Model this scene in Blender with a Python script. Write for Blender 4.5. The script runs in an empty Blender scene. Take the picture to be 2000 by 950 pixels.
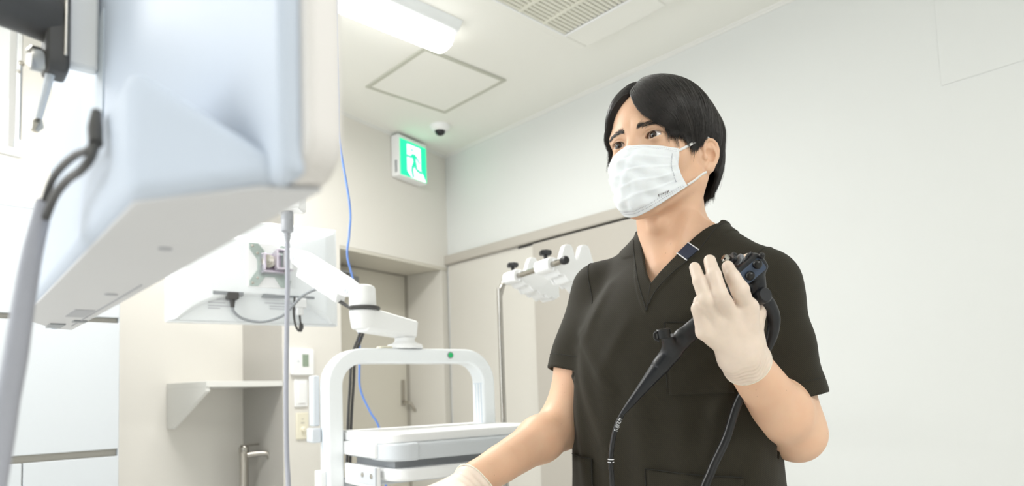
import bpy, bmesh, math, random
import numpy as np
from mathutils import Vector, Matrix

SC = bpy.context.scene
COL = SC.collection
PI = math.pi
rad = math.radians

# ------------------------------------------------------------------ camera
YAW, PITCH, ROLL = rad(46.5014), rad(4.266), rad(2.0254)
cam = bpy.data.objects.new('camera', bpy.data.cameras.new('camera'))
COL.objects.link(cam)
_F = Vector((math.cos(YAW)*math.cos(PITCH), math.sin(YAW)*math.cos(PITCH), math.sin(PITCH)))
_R0 = Vector((math.sin(YAW), -math.cos(YAW), 0.0))
_D0 = _F.cross(_R0)
_R = math.cos(ROLL)*_R0 + math.sin(ROLL)*_D0
_D = -math.sin(ROLL)*_R0 + math.cos(ROLL)*_D0
mw = Matrix.Identity(4)
for _i in range(3):
    mw[_i][0] = _R[_i]; mw[_i][1] = -_D[_i]; mw[_i][2] = -_F[_i]
mw[2][3] = 1.2
cam.matrix_world = mw
cam.data.sensor_width = 36.0
cam.data.lens = 23.56
cam.data.shift_y = 0.0986
cam.data.clip_start = 0.02
cam.data.dof.use_dof = True
cam.data.dof.focus_distance = 1.02
cam.data.dof.aperture_fstop = 4.6
SC.camera = cam

# ------------------------------------------------------------------ world, light, exposure
SC.view_settings.view_transform = 'Standard'
SC.view_settings.look = 'None'
SC.view_settings.gamma = 1.0
SC.view_settings.use_curve_mapping = False
SC.view_settings.exposure = 0.31
world = bpy.data.worlds.new('World')
SC.world = world
world.use_nodes = True
world.node_tree.nodes['Background'].inputs[0].default_value = (0.93, 0.97, 1.0, 1)
world.node_tree.nodes['Background'].inputs[1].default_value = 1.5

def area_light(name, loc, target, size, size_y, power, color=(1, 1, 1)):
    l = bpy.data.lights.new(name, 'AREA')
    l.shape = 'RECTANGLE'; l.size = size; l.size_y = size_y
    l.energy = power; l.color = color
    o = bpy.data.objects.new(name, l); COL.objects.link(o)
    o.location = loc
    o.rotation_euler = (Vector(target)-Vector(loc)).to_track_quat('-Z', 'Y').to_euler()
    return o
# daylight entering by the big window in the left wall, and two added overhead fill lights
area_light('window_daylight', (-1.72, 1.70, 1.62), (1.0, 0.9, 1.35), 2.3, 1.5, 21, (0.95, 0.98, 1.0))
area_light('rear_fill_light', (0.35, -1.35, 2.60), (0.35, -1.35, 0), 1.25, 0.15, 31, (1.0, 0.99, 0.97))  # unseen fill added behind the camera, no fixture modelled
area_light('left_fill_light', (-0.35, 2.30, 2.60), (-0.35, 2.30, 0), 0.15, 1.0, 20, (1.0, 0.99, 0.97))  # fill added out of view to brighten the niche and the left side

# ------------------------------------------------------------------ helpers
def link(o, parent=None):
    COL.objects.link(o)
    if parent is not None:
        o.parent = parent
    return o

def thing(name, label, cat, loc=(0, 0, 0), rotz=0.0, group=None):
    o = bpy.data.objects.new(name, None)
    o.empty_display_size = 0.1
    COL.objects.link(o)
    o.location = loc; o.rotation_euler = (0, 0, rotz)
    o['label'] = label; o['category'] = cat
    if group: o['group'] = group
    return o

def tag(o, label, cat, group=None):
    o['label'] = label; o['category'] = cat
    if group: o['group'] = group
    return o

def obj(name, bm, mat, parent=None, smooth=True, bevel=0.0, segs=2, angle=35):
    bmesh.ops.recalc_face_normals(bm, faces=bm.faces)
    me = bpy.data.meshes.new(name)
    bm.to_mesh(me); bm.free()
    if smooth:
        me.polygons.foreach_set('use_smooth', [True]*len(me.polygons))
        try:
            me.set_sharp_from_angle(angle=rad(angle))
        except Exception:
            pass
    if mat: me.materials.append(mat)
    o = bpy.data.objects.new(name, me)
    link(o, parent)
    if bevel > 0:
        m = o.modifiers.new('bevel', 'BEVEL')
        m.width = bevel; m.segments = segs; m.limit_method = 'ANGLE'; m.angle_limit = rad(30)
        m.harden_normals = False
    return o

def struct(name, bm, mat, parent=None, **k):
    o = obj(name, bm, mat, parent, **k)
    if parent is None:
        o['kind'] = 'structure'
    return o

def BM(): return bmesh.new()

def add_box(bm, x0, x1, y0, y1, z0, z1, M=None):
    P = [(x0,y0,z0),(x1,y0,z0),(x1,y1,z0),(x0,y1,z0),(x0,y0,z1),(x1,y0,z1),(x1,y1,z1),(x0,y1,z1)]
    v = [bm.verts.new(M @ Vector(p) if M else p) for p in P]
    for f in ((0,3,2,1),(4,5,6,7),(0,1,5,4),(1,2,6,5),(2,3,7,6),(3,0,4,7)):
        bm.faces.new([v[i] for i in f])
    return bm

def box(x0, x1, y0, y1, z0, z1, M=None): return add_box(BM(), x0, x1, y0, y1, z0, z1, M)

def add_prism(bm, pts, a0, a1, axis='y', M=None):
    """extrude a 2-D outline between a0 and a1 along axis"""
    def mk(p, a):
        q = {'y': (p[0], a, p[1]), 'x': (a, p[0], p[1]), 'z': (p[0], p[1], a)}[axis]
        return M @ Vector(q) if M else q
    A = [bm.verts.new(mk(p, a0)) for p in pts]
    B = [bm.verts.new(mk(p, a1)) for p in pts]
    n = len(pts)
    bm.faces.new(A); bm.faces.new(B[::-1])
    for i in range(n):
        bm.faces.new((A[i], A[(i+1) % n], B[(i+1) % n], B[i]))
    return bm
def prism(pts, a0, a1, axis='y', M=None): return add_prism(BM(), pts, a0, a1, axis, M)

def catmull(P, sub=6):
    P = [Vector(p) for p in P]
    if len(P) < 3:
        return P
    out = []
    Q = [2*P[0]-P[1]] + P + [2*P[-1]-P[-2]]
    for i in range(1, len(Q)-2):
        p0, p1, p2, p3 = Q[i-1:i+3]
        for s in range(sub):
            t = s/sub
            out.append(0.5*((2*p1)+(-p0+p2)*t+(2*p0-5*p1+4*p2-p3)*t*t+(-p0+3*p1-3*p2+p3)*t**3))
    out.append(P[-1])
    return out

def add_tube(bm, path, r, segs=10, sub=6, cap=True, flat=1.0, up=(0, 0, 1)):
    """tube along a smoothed path; r is a number or one radius per control point"""
    n0 = len(path)
    P = catmull(path, sub) if sub > 1 else [Vector(p) for p in path]
    n = len(P)
    if isinstance(r, (int, float)): R = [r]*n
    else:
        R = [float(np.interp(i/(n-1)*(n0-1), range(n0), r)) for i in range(n)]
    T = [(P[min(i+1, n-1)]-P[max(i-1, 0)]).normalized() for i in range(n)]
    u = Vector(up)
    if abs(u.dot(T[0])) > 0.9: u = Vector((1, 0, 0)) if abs(T[0].x) < 0.9 else Vector((0, 1, 0))
    N = (u - T[0]*u.dot(T[0])).normalized()
    rings = []
    for i in range(n):
        N = (N - T[i]*N.dot(T[i])).normalized()
        Bv = T[i].cross(N)
        rings.append([bm.verts.new(P[i] + R[i]*(math.cos(2*PI*k/segs)*N + flat*math.sin(2*PI*k/segs)*Bv)) for k in range(segs)])
    for i in range(n-1):
        for k in range(segs):
            bm.faces.new((rings[i][k], rings[i][(k+1) % segs], rings[i+1][(k+1) % segs], rings[i+1][k]))
    if cap:
        bm.faces.new(rings[0][::-1]); bm.faces.new(rings[-1])
    return bm
def tube(path, r, segs=10, sub=6, **k): return add_tube(BM(), path, r, segs, sub, **k)

def add_lathe(bm, prof, segs=24, M=None):
    """prof: list of (radius, z)"""
    rings = []
    for (r, z) in prof:
        rings.append([bm.verts.new((M or Matrix.Identity(4)) @ Vector((r*math.cos(2*PI*k/segs), r*math.sin(2*PI*k/segs), z))) for k in range(segs)])
    for i in range(len(prof)-1):
        for k in range(segs):
            bm.faces.new((rings[i][k], rings[i][(k+1) % segs], rings[i+1][(k+1) % segs], rings[i+1][k]))
    bm.faces.new(rings[0][::-1]); bm.faces.new(rings[-1])
    return bm
def lathe(prof, segs=24, M=None): return add_lathe(BM(), prof, segs, M)

def along(p, d):
    """matrix that puts local +Z on direction d at p"""
    q = Vector((0, 0, 1)).rotation_difference(Vector(d).normalized())
    return Matrix.Translation(Vector(p)) @ q.to_matrix().to_4x4()

def rrect(x0, x1, y0, y1, r, n=5):
    out = []
    for cx, cy, a in ((x1-r, y1-r, 0), (x0+r, y1-r, 90), (x0+r, y0+r, 180), (x1-r, y0+r, 270)):
        for i in range(n+1):
            t = rad(a + 90*i/n)
            out.append((cx+r*math.cos(t), cy+r*math.sin(t)))
    return out

# ------------------------------------------------------------------ materials
def srgb(r, g, b):
    f = lambda c: (c/255/12.92) if c/255 <= 0.04045 else ((c/255+0.055)/1.055)**2.4
    return (f(r), f(g), f(b), 1.0)

def mat(name, col, rough=0.5, metal=0.0, bump=0.0, scale=200.0, var=0.0, spec=0.5, emit=None, estr=0.0, coat=0.0, sss=0.0, detail=3.0):
    m = bpy.data.materials.new(name); m.use_nodes = True
    nt = m.node_tree; b = nt.nodes['Principled BSDF']
    b.inputs['Base Color'].default_value = col
    b.inputs['Roughness'].default_value = rough
    b.inputs['Metallic'].default_value = metal
    b.inputs['Specular IOR Level'].default_value = spec
    b.inputs['Coat Weight'].default_value = coat
    if sss:
        b.inputs['Subsurface Weight'].default_value = sss
        b.inputs['Subsurface Radius'].default_value = (0.01, 0.004, 0.002)
        b.inputs['Subsurface Scale'].default_value = 1.0
    if emit:
        b.inputs['Emission Color'].default_value = emit
        b.inputs['Emission Strength'].default_value = estr
    tc = nt.nodes.new('ShaderNodeTexCoord')
    no = nt.nodes.new('ShaderNodeTexNoise')
    no.inputs['Scale'].default_value = scale; no.inputs['Detail'].default_value = detail
    nt.links.new(tc.outputs['Object'], no.inputs['Vector'])
    if var:
        mx = nt.nodes.new('ShaderNodeMix'); mx.data_type = 'RGBA'
        mx.inputs['A'].default_value = tuple(c*(1-var) for c in col[:3])+(1,)
        mx.inputs['B'].default_value = tuple(min(1, c*(1+var)) for c in col[:3])+(1,)
        nt.links.new(no.outputs['Fac'], mx.inputs['Factor'])
        nt.links.new(mx.outputs['Result'], b.inputs['Base Color'])
    if bump:
        bp = nt.nodes.new('ShaderNodeBump'); bp.inputs['Strength'].default_value = bump
        bp.inputs['Distance'].default_value = 0.002
        nt.links.new(no.outputs['Fac'], bp.inputs['Height'])
        nt.links.new(bp.outputs['Normal'], b.inputs['Normal'])
    return m

M_wall = mat('wallpaper_offwhite', srgb(226, 228, 226), 0.75, bump=0.10, scale=260, var=0.012)
M_wallcream = mat('wallpaper_cream', srgb(232, 229, 222), 0.75, bump=0.10, scale=260, var=0.012)
M_ceil = mat('ceiling_paper', srgb(245, 245, 239), 0.85, bump=0.08, scale=220, var=0.01)
M_trim = mat('trim_white', srgb(232, 232, 228), 0.5, var=0.01)
M_floor = mat('vinyl_floor', srgb(222, 220, 215), 0.35, var=0.05, scale=30)
M_greige = mat('greige_laminate', srgb(188, 183, 174), 0.45, var=0.015, scale=90)
M_greige2 = mat('door_laminate', srgb(216, 212, 200), 0.45, var=0.012, scale=90)
M_panel = mat('pale_panel', srgb(217, 214, 206), 0.5, var=0.01, scale=90)
M_hatch = mat('hatch_frame_grey', srgb(196, 197, 184), 0.4, var=0.02)
M_white = mat('white_plastic', srgb(249, 250, 250), 0.35, var=0.01, scale=60)
M_whiteblue = mat('white_enamel', srgb(246, 250, 252), 0.28, var=0.01, scale=60)
M_cab = mat('cabinet_white', srgb(206, 211, 215), 0.35, var=0.008, scale=60)
M_gap = mat('cabinet_gap', srgb(176, 172, 162), 0.7, var=0.02)
M_plug = mat('plug_grey', srgb(168, 171, 177), 0.4, var=0.02)
M_lgrey = mat('light_grey_plastic', srgb(212, 217, 222), 0.4, var=0.02)
M_grey = mat('grey_plastic', srgb(150, 154, 158), 0.4, var=0.03)
M_dgrey = mat('dark_grey_plastic', srgb(74, 73, 72), 0.5, var=0.05)
M_black = mat('black_plastic', srgb(26, 26, 28), 0.4, var=0.08)
M_steel = mat('brushed_steel', srgb(190, 186, 178), 0.25, 1.0, var=0.03)
M_chrome = mat('chrome', srgb(176, 172, 165), 0.12, 1.0, var=0.02)
M_zinc = mat('zinc_plate', srgb(178, 190, 186), 0.32, 0.8, var=0.10, scale=25)
M_iride = mat('passivated_zinc', srgb(212, 204, 216), 0.28, 0.8, var=0.15, scale=40)
M_blue = mat('blue_cable', srgb(118, 156, 232), 0.4, var=0.03)
M_cablegrey = mat('grey_cable', srgb(168, 170, 180), 0.5, var=0.04)
M_ivory = mat('ivory_plastic', srgb(240, 235, 215), 0.4, var=0.01)
M_lcd = mat('lcd_screen', srgb(150, 166, 148), 0.2, var=0.04)
M_green = mat('green_lamp', srgb(30, 150, 90), 0.3, emit=srgb(20, 160, 90), estr=0.4)
M_lens = mat('dome_glass', srgb(38, 38, 42), 0.06, var=0.05)
M_lamp = mat('lamp_diffuser', (1, 1, 1, 1), 0.4, emit=(1.0, 0.99, 0.965, 1), estr=5.0)
M_signgreen = mat('sign_green', srgb(0, 190, 120), 0.3, emit=srgb(30, 232, 160), estr=0.95)
M_signwhite = mat('sign_white', (1, 1, 1, 1), 0.3, emit=(1, 1, 1, 1), estr=0.9)
M_glass = bpy.data.materials.new('window_glass'); M_glass.use_nodes = True
_b = M_glass.node_tree.nodes['Principled BSDF']
_b.inputs['Transmission Weight'].default_value = 1.0
_b.inputs['Roughness'].default_value = 0.02; _b.inputs['IOR'].default_value = 1.02

# ------------------------------------------------------------------ the room
H = 2.70
XR = 2.55                       # wall on the right
CY = 3.2376                     # corner
BA = rad(13.0)                  # the far wall is not square to the right one
MB = Matrix.Translation((XR, CY, 0)) @ Matrix.Rotation(BA, 4, 'Z')     # frame of the far wall: u along it, v into it

struct('floor', box(-1.9, 2.7, -2.3, 3.9, -0.1, 0), M_floor, smooth=False)
struct('ceiling', box(-1.9, 2.7, -2.3, 3.9, H, H+0.1), M_ceil, smooth=False)
bm = box(XR, XR+0.12, -2.3, 3.75, 0, H)
struct('wall_right', bm, M_wall, smooth=False)
# thin proud board added so its edges draw a light patch's outline on the right wall
struct('light_patch_board', box(XR-0.003, XR, -2.3, 0.566, 2.172, H-0.03), M_wall, smooth=False, bevel=0.001)

def wallB(name, boxes, m):
    bm = BM()
    for b in boxes: add_box(bm, *b)
    o = struct(name, bm, m, smooth=False)
    o.matrix_world = MB
    return o
UL, UN, VD, HD = -0.876, -1.23, 0.33, 1.99
wallB('wall_back', [(UN, UL, 0, 0.42, 0, H), (UL, 0.05, 0, 0.26, HD, H), (UL-0.1, 0.12, VD+0.05, VD+0.15, 0, H)], M_wallcream)
# niche: splayed side and its back with a window opening further left
bm = prism([(UN, 0.001), (-1.141, 0.30), (-1.141, 0.41), (UN, 0.41)], 0, H, 'z')
o = struct('wall_side', bm, M_wallcream, smooth=False); o.matrix_world = MB
WU, WZ = -2.168, 2.165
wallB('wall_niche', [(WU, UN+0.12, 0.30, 0.42, 0, H), (-3.9, WU, 0.30, 0.42, 0, WZ)], M_wallcream)
bm = BM()
for bb in ((-2.3, 0.45, 0, H), (2.95, 3.1, 0, H), (0.45, 2.95, 0, 0.80), (0.45, 2.95, 2.42, H)):
    add_box(bm, -1.9, -1.8, *bb)
struct('wall_left', bm, M_wall, smooth=False)
struct('wall_front', box(-1.9, 2.67, -2.4, -2.3, 0, H), M_wall, smooth=False)
wf = bpy.data.objects.new('window_2', None); COL.objects.link(wf); wf['kind'] = 'structure'
for nm, bb in (('window_frame', (0.45, 2.95, 0.80, 0.84)), ('window_frame', (0.45, 2.95, 2.38, 2.42)), ('window_frame', (0.45, 0.49, 0.84, 2.38)), ('window_frame', (2.91, 2.95, 0.84, 2.38)), ('mullion', (1.68, 1.72, 0.84, 2.38))):
    obj(nm, box(-1.87, -1.83, *bb), M_trim, wf, bevel=0.003)
obj('pane', box(-1.852, -1.848, 0.49, 1.68, 0.84, 2.38), M_glass, wf)
obj('pane', box(-1.852, -1.848, 1.72, 2.91, 0.84, 2.38), M_glass, wf)

# soffit and jamb of the door recess
o = struct('trim_3', box(UL, -0.002, 0.002, VD, HD-0.018, HD), M_greige2, smooth=False, bevel=0.002); o.matrix_world = MB
o = struct('trim_4', box(UL-0.001, UL+0.003, 0.002, VD, 0, HD-0.018), M_panel, smooth=False); o.matrix_world = MB
# cove strips along the ceiling
o = struct('trim_5', prism([(-0.0, H-0.016), (-0.004, H-0.016), (-0.006, H-0.009), (-0.012, H-0.005), (-0.014, H), (0, H)], -3.9, 0.0, 'x'), M_trim, smooth=False)
o.matrix_world = MB
struct('trim_6', prism([(XR, H-0.016), (XR-0.004, H-0.016), (XR-0.006, H-0.009), (XR-0.012, H-0.005), (XR-0.014, H), (XR, H)], -2.3, CY, 'y'), M_trim, smooth=False)

# recessed hinged door
d1 = bpy.data.objects.new('door_1', None); COL.objects.link(d1); d1['kind'] = 'structure'
d1.matrix_world = MB
obj('door_leaf', box(UL+0.02, -0.0695, VD-0.03, VD+0.01, 0.01, 1.965), M_greige2, d1, bevel=0.002)
obj('door_frame', add_box(add_box(BM(), -0.0685, -0.0640, VD-0.05, VD+0.02, 0, HD-0.02), UL+0.012, -0.06, VD-0.05, VD+0.02, 1.966, HD-0.018), M_gap, d1, bevel=0.001)
obj('side_panel', box(-0.0635, -0.004, 0.004, VD+0.02, 0, HD-0.019), M_panel, d1, bevel=0.002)
hb = BM()
add_box(hb, -0.128, -0.096, VD-0.036, VD-0.030, 1.15, 1.31)
obj('handle_plate', hb, M_steel, d1, bevel=0.002)
hb = tube([(-0.112, VD-0.036, 1.175), (-0.112, VD-0.075, 1.172), (-0.105, VD-0.088, 1.165), (-0.075, VD-0.09, 1.128), (-0.045, VD-0.09, 1.108), (-0.020, VD-0.09, 1.118), (-0.010, VD-0.09, 1.165)], 0.008, 10)
obj('door_lever', hb, M_steel, d1)
obj('peephole', lathe([(0.009, 0), (0.009, 0.004), (0.005, 0.006)], 14, along((-0.52, VD-0.03, 1.29), (0, -1, 0))), M_gap, d1)

# door closer on the recessed door
t = thing('door_closer', 'grey door closer fixed at the top of the recessed beige door', 'door closer', MB @ Vector((-0.635, VD-0.03, 1.868)), BA)
obj('closer_body', box(-0.17, 0.12, -0.062, 0, -0.03, 0.035), M_grey, t, bevel=0.006)
obj('closer_arm', add_box(box(-0.17, 0.10, -0.05, -0.02, 0.048, 0.058), -0.16, -0.13, -0.05, -0.02, 0.035, 0.05), M_lgrey, t, bevel=0.002)

# sliding door with its track on the right wall
struct('trim_7', add_box(box(XR-0.035, XR-0.001, 1.52, 3.235, 2.011, 2.060), XR-0.035, XR-0.012, 1.52, 3.235, 2.005, 2.011), M_greige, smooth=False, bevel=0.002)
struct('trim_8', box(XR-0.010, XR-0.001, 2.47, 3.22, 0, 2.005), M_panel, smooth=False, bevel=0.001)
d2 = bpy.data.objects.new('door_2', None); COL.objects.link(d2); d2['kind'] = 'structure'
obj('sliding_leaf', box(XR-0.034, XR-0.006, 1.56, 2.468, 0.01, 1.992), M_greige, d2, bevel=0.002)
obj('track_shadow_gap', box(XR-0.012, XR-0.002, 1.56, 2.60, 1.992, 2.006), M_dgrey, d2)
obj('pull_handle', box(XR-0.05, XR-0.034, 1.60, 1.63, 0.85, 1.25), M_steel, d2, bevel=0.004)

# ceiling hatch
t = thing('ceiling_hatch', 'square ceiling access hatch with thin grey frame', 'hatch', (1.907, 2.476, H))
fr = BM()
a, b = 0.240, 0.222
for (x0, x1, y0, y1) in ((-a, a, -a, -b), (-a, a, b, a), (-a, -b, -b, b), (b, a, -b, b)):
    add_box(fr, x0, x1, y0, y1, -0.008, -0.0005)
obj('hatch_frame', fr, M_hatch, t, bevel=0.0015)
obj('hatch_panel', box(-b, b, -b, b, -0.004, -0.0005), M_ceil, t)

# ceiling lights
def ceiling_light(loc, label, lamp):
    t = thing('ceiling_light', label, 'light', loc, 0, 'ceiling lights')
    L = 0.625
    obj('housing', prism([(-0.115, 0), (-0.085, -0.03), (-0.062, -0.036), (0.062, -0.036), (0.085, -0.03), (0.115, 0)], -L, L, 'x'), M_whiteblue, t, bevel=0.003)
    q = [(-0.055, -0.03), (-0.06, -0.052), (-0.045, -0.076), (-0.02, -0.084), (0.02, -0.084), (0.045, -0.076), (0.06, -0.052), (0.055, -0.03)]
    obj('diffuser', prism(q, -L+0.006, L-0.006, 'x'), M_lamp, t, bevel=0.004)
    return t
ceiling_light((1.045, 2.09, H), 'slim white ceiling light glowing above the square hatch', None)
area_light('ceiling_light_glow', (1.045, 2.09, 2.605), (1.045, 2.09, 0), 1.2, 0.11, 18, (1.0, 0.99, 0.965))

# ceiling air conditioner
t = thing('ceiling_air_conditioner', 'white ceiling cassette air conditioner with slatted intake grille', 'air conditioner', (1.62, 1.32, H))
fx0, fx1, fy0, fy1 = -0.50, 0.56, -0.48, 0.48
gx0, gx1, gy0, gy1 = -0.38, 0.415, 0.04, 0.44
cas = BM()
for bb in ((fx0, fx1, gy1, fy1), (fx0, fx1, fy0, gy0), (fx0, gx0, gy0, gy1), (gx1, fx1, gy0, gy1)):
    add_box(cas, bb[0], bb[1], bb[2], bb[3], -0.026, -0.001)
obj('casing', cas, M_ceil, t, bevel=0.008, segs=3)
obj('intake_back', box(gx0, gx1, gy0, gy1, -0.017, -0.002), M_trim, t)
M_slat = mat('grille_slat', srgb(232, 231, 218), 0.5, var=0.01)
n = 20
sl = box(gx0, gx1, -0.0056, 0.0056, -0.024, -0.016)
s0 = obj('slat', sl, M_slat, t); s0.location = (0, gy0+0.01, 0)
for i in range(1, n):
    s = s0.copy(); COL.objects.link(s); s.parent = t
    s.location = (0, gy0+0.01+i*(gy1-gy0-0.02)/(n-1), 0)
r0 = obj('grille_rib', box(-0.006, 0.006, gy0, gy1, -0.027, -0.012), M_slat, t); r0.location = (gx0+0.13, 0, 0)
for i in range(1, 6):
    r = r0.copy(); COL.objects.link(r); r.parent = t; r.location = (gx0+0.13+i*0.133-0.0, 0, 0)
obj('grille_edge', add_box(box(gx1-0.006, gx1+0.004, gy0, gy1, -0.030, -0.01), gx0, gx1, gy1-0.004, gy1+0.004, -0.029, -0.01), M_white, t, bevel=0.002)
obj('grille_latch', box(gx1-0.06, gx1-0.035, gy0+0.02, gy0+0.06, -0.029, -0.02), M_ivory, t, bevel=0.001)
obj('air_flap', box(fx0+0.1, fx1-0.1, fy0+0.07, fy0+0.19, -0.034, -0.02), M_white, t, bevel=0.006)

# security dome camera
t = thing('dome_camera', 'small white dome security camera on the ceiling beside the exit sign', 'camera', (2.235, 2.875, H))
obj('camera_base', lathe([(0.056, 0), (0.056, -0.008), (0.050, -0.02), (0.042, -0.028), (0.034, -0.031)], 32), M_white, t)
obj('camera_lens', lathe([(0.030, -0.030), (0.029, -0.037), (0.024, -0.046), (0.015, -0.053), (0.004, -0.055)], 28), M_lens, t)
# the exit sign: box on the far wall, running figure lit from behind
t = thing('exit_sign', 'green lit emergency exit sign with running figure on the far wall', 'sign', MB @ Vector((0, 0, 0)), BA)
su0, su1, sz0, sz1 = -0.485, -0.248, 2.445, 2.683
obj('sign_box', box(su0, su1, -0.060, -0.002, sz0, sz1), M_white, t, bevel=0.004)
obj('sign_face', box(su0+0.010, su1-0.006, -0.0620, -0.0602, sz0+0.008, sz1-0.022), M_signgreen, t)
def flat_poly(pts, y, m, name, dy=0.0006):
    return obj(name, prism(pts, y-dy, y, 'y'), m, t, smooth=False)
cxs = (su0+su1)/2 + 0.003
def sp(pts, k=0.198): return [(cxs+p[0]*k, sz0+0.112+p[1]*k) for p in pts]
flat_poly(sp([(-0.28, 0.44), (0.30, 0.44), (0.30, -0.20), (0.52, -0.52), (-0.10, -0.52), (-0.28, -0.36)]), -0.0621, M_signwhite, 'sign_doorway')
man = BM()
def limb(p0, p1, w0, w1):
    w0 *= 1.45; w1 *= 1.45
    a, b = Vector((p0[0], 0, p0[1])), Vector((p1[0], 0, p1[1])); d = (b-a).normalized(); nn = Vector((-d.z, 0, d.x))
    q = [a+nn*w0, b+nn*w1, b-nn*w1, a-nn*w0]
    add_prism(man, [(cxs+v.x*0.198, sz0+0.112+v.z*0.198) for v in q], -0.0636, -0.0628, 'y')
for l in (((-0.02, 0.18), (0.04, -0.06), .05, .045), ((-0.02, 0.19), (-0.13, 0.07), .03, .026), ((-0.13, 0.07), (-0.28, 0.09), .026, .022),
          ((0.0, 0.18), (0.15, 0.10), .03, .026), ((0.15, 0.10), (0.24, -0.03), .026, .022), ((0.03, -0.04), (-0.09, -0.26), .042, .034),
          ((-0.09, -0.26), (-0.04, -0.50), .034, .028), ((0.05, -0.04), (0.10, -0.24), .042, .034), ((0.10, -0.24), (0.34, -0.30), .034, .028)):
    limb(*l)
add_prism(man, [(cxs+(-0.07+0.042*math.cos(k*PI/7))*0.198, sz0+0.112+(0.30+0.042*math.sin(k*PI/7))*0.198) for k in range(14)], -0.0636, -0.0628, 'y')
obj('running_figure', man, M_signgreen, t, smooth=False)
obj('test_switch', box(su0-0.0015, su0, -0.045, -0.030, sz0+0.02, sz0+0.09), M_grey, t)

# ------------------------------------------------------------------ wall fittings on the thermostat wall
def on_wall(name, label, cat, u, z):
    t = thing(name, label, cat, MB @ Vector((u, 0, z)), BA)
    return t
t = on_wall('thermostat', 'white wall thermostat with small grey display', 'thermostat', -1.127, 1.385)
obj('thermostat_case', prism(rrect(-0.063, 0.063, -0.062, 0.062, 0.008), -0.018, -0.0005), M_white, t, bevel=0.002)
obj('display', box(-0.006, 0.030, -0.0195, -0.018, -0.022, 0.036), M_lcd, t)
obj('thermostat_button', box(-0.034, -0.024, -0.0195, -0.018, -0.002, 0.006), M_lgrey, t)
t = on_wall('light_switch', 'white rocker switch plate below the thermostat', 'switch', -1.132, 1.238)
obj('switch_plate', box(-0.037, 0.037, -0.008, -0.0005, -0.064, 0.064), M_white, t, bevel=0.003)
obj('rocker', box(-0.020, 0.022, -0.012, -0.008, -0.048, 0.050), M_white, t, bevel=0.002)
t = on_wall('dimmer_switch', 'ivory wall dimmer with round knob below the white switch plate', 'switch', -1.127, 1.085)
obj('dimmer_plate', box(-0.034, 0.034, -0.008, -0.0005, -0.062, 0.062), M_ivory, t, bevel=0.003)
obj('dimmer_knob', lathe([(0.011, 0), (0.011, 0.012), (0.008, 0.015)], 18, along((0, -0.008, -0.015), (0, -1, 0))), M_ivory, t)
obj('dimmer_marks', add_box(box(-0.010, 0.010, -0.0086, -0.008, 0.012, 0.016), -0.006, 0.006, -0.0086, -0.008, 0.03, 0.033), M_gap, t)

# shelf in the niche
t = thing('wall_shelf', 'white wall shelf on two slanted brackets above the tap', 'shelf', MB @ Vector((-1.35, 0.30, 1.285)), BA)
sx0, sx1 = -0.255, 0.13
obj('shelf_board', prism([(sx0, -0.002), (sx1+0.075, -0.002), (sx1, -0.30), (sx0, -0.30)], -0.012, 0.012, 'z'), M_trim, t, bevel=0.0015)
def brk(x): return prism([(-0.002, -0.012), (-0.295, -0.012), (-0.295, -0.030), (-0.04, -0.185), (-0.002, -0.185)], x, x+0.018, 'x')
obj('bracket', brk(sx0), M_trim, t, bevel=0.001)
b2 = obj('bracket', brk(0), M_trim, t, bevel=0.001); b2.location = (sx1+0.035, 0, 0); b2.rotation_euler = (0, 0, 0.22)

# counter with tap in the niche
t = thing('sink_counter', 'white counter under the wall shelf', 'counter', MB @ Vector((-1.45, 0.30, 0)), BA)
obj('counter_top', box(-0.34, 0.22, -0.27, -0.002, 0.70, 0.735), M_white, t, bevel=0.003)
obj('counter_front', box(-0.33, 0.21, -0.255, -0.235, 0.05, 0.70), M_cab, t, bevel=0.002)
obj('counter_side', box(0.19, 0.21, -0.234, -0.003, 0.0, 0.70), M_cab, t, bevel=0.002)
obj('counter_side', box(-0.33, -0.31, -0.234, -0.003, 0.0, 0.70), M_cab, t, bevel=0.002)
obj('plinth', box(-0.31, 0.19, -0.22, -0.20, 0, 0.05), M_gap, t)
t = thing('faucet', 'tall chrome single-lever tap standing under the shelf', 'tap', MB @ Vector((-1.316, 0.17, 0.735)), BA)
obj('tap_body', lathe([(0.028, 0), (0.028, 0.006), (0.019, 0.012), (0.019, 0.235), (0.022, 0.24), (0.022, 0.262), (0.018, 0.268)], 24), M_chrome, t)
obj('spout', tube([(0.0, 0, 0.225), (0.045, -0.03, 0.232), (0.085, -0.055, 0.228), (0.093, -0.06, 0.205)], [0.014, 0.012, 0.011, 0.011], 12), M_chrome, t)
obj('tap_lever', box(-0.012, 0.075, -0.012, 0.012, 0.268, 0.276), M_chrome, t, bevel=0.003)

# tall cabinet on the left
t = thing('tall_cabinet', 'tall white handleless cabinet behind the large foreground monitor', 'cabinet', (0.36, 2.70, 0))
cx0, cx1 = -0.26, 0.266
obj('carcass', box(cx0, cx1-0.004, 0.020, 0.27, 0.0, 1.876), M_gap, t)
obj('cabinet_top', box(cx0, cx1, 0.0, 0.27, 1.877, 1.90), M_cab, t, bevel=0.0015)
obj('cabinet_side', box(cx1-0.003, cx1, 0.001, 0.27, 0.0, 1.876), M_cab, t)
def dr(nm, x0, x1, z0, z1): return obj(nm, box(x0, x1, 0, 0.019, z0, z1), M_cab, t, bevel=0.0015)
dr('door', cx0, cx1, 1.522, 1.876)
dr('drawer', cx0, cx1, 1.056, 1.502)
dr('door', -0.009, cx1, 0.06, 1.030)
dr('door', cx0, -0.013, 0.06, 1.030)

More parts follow.
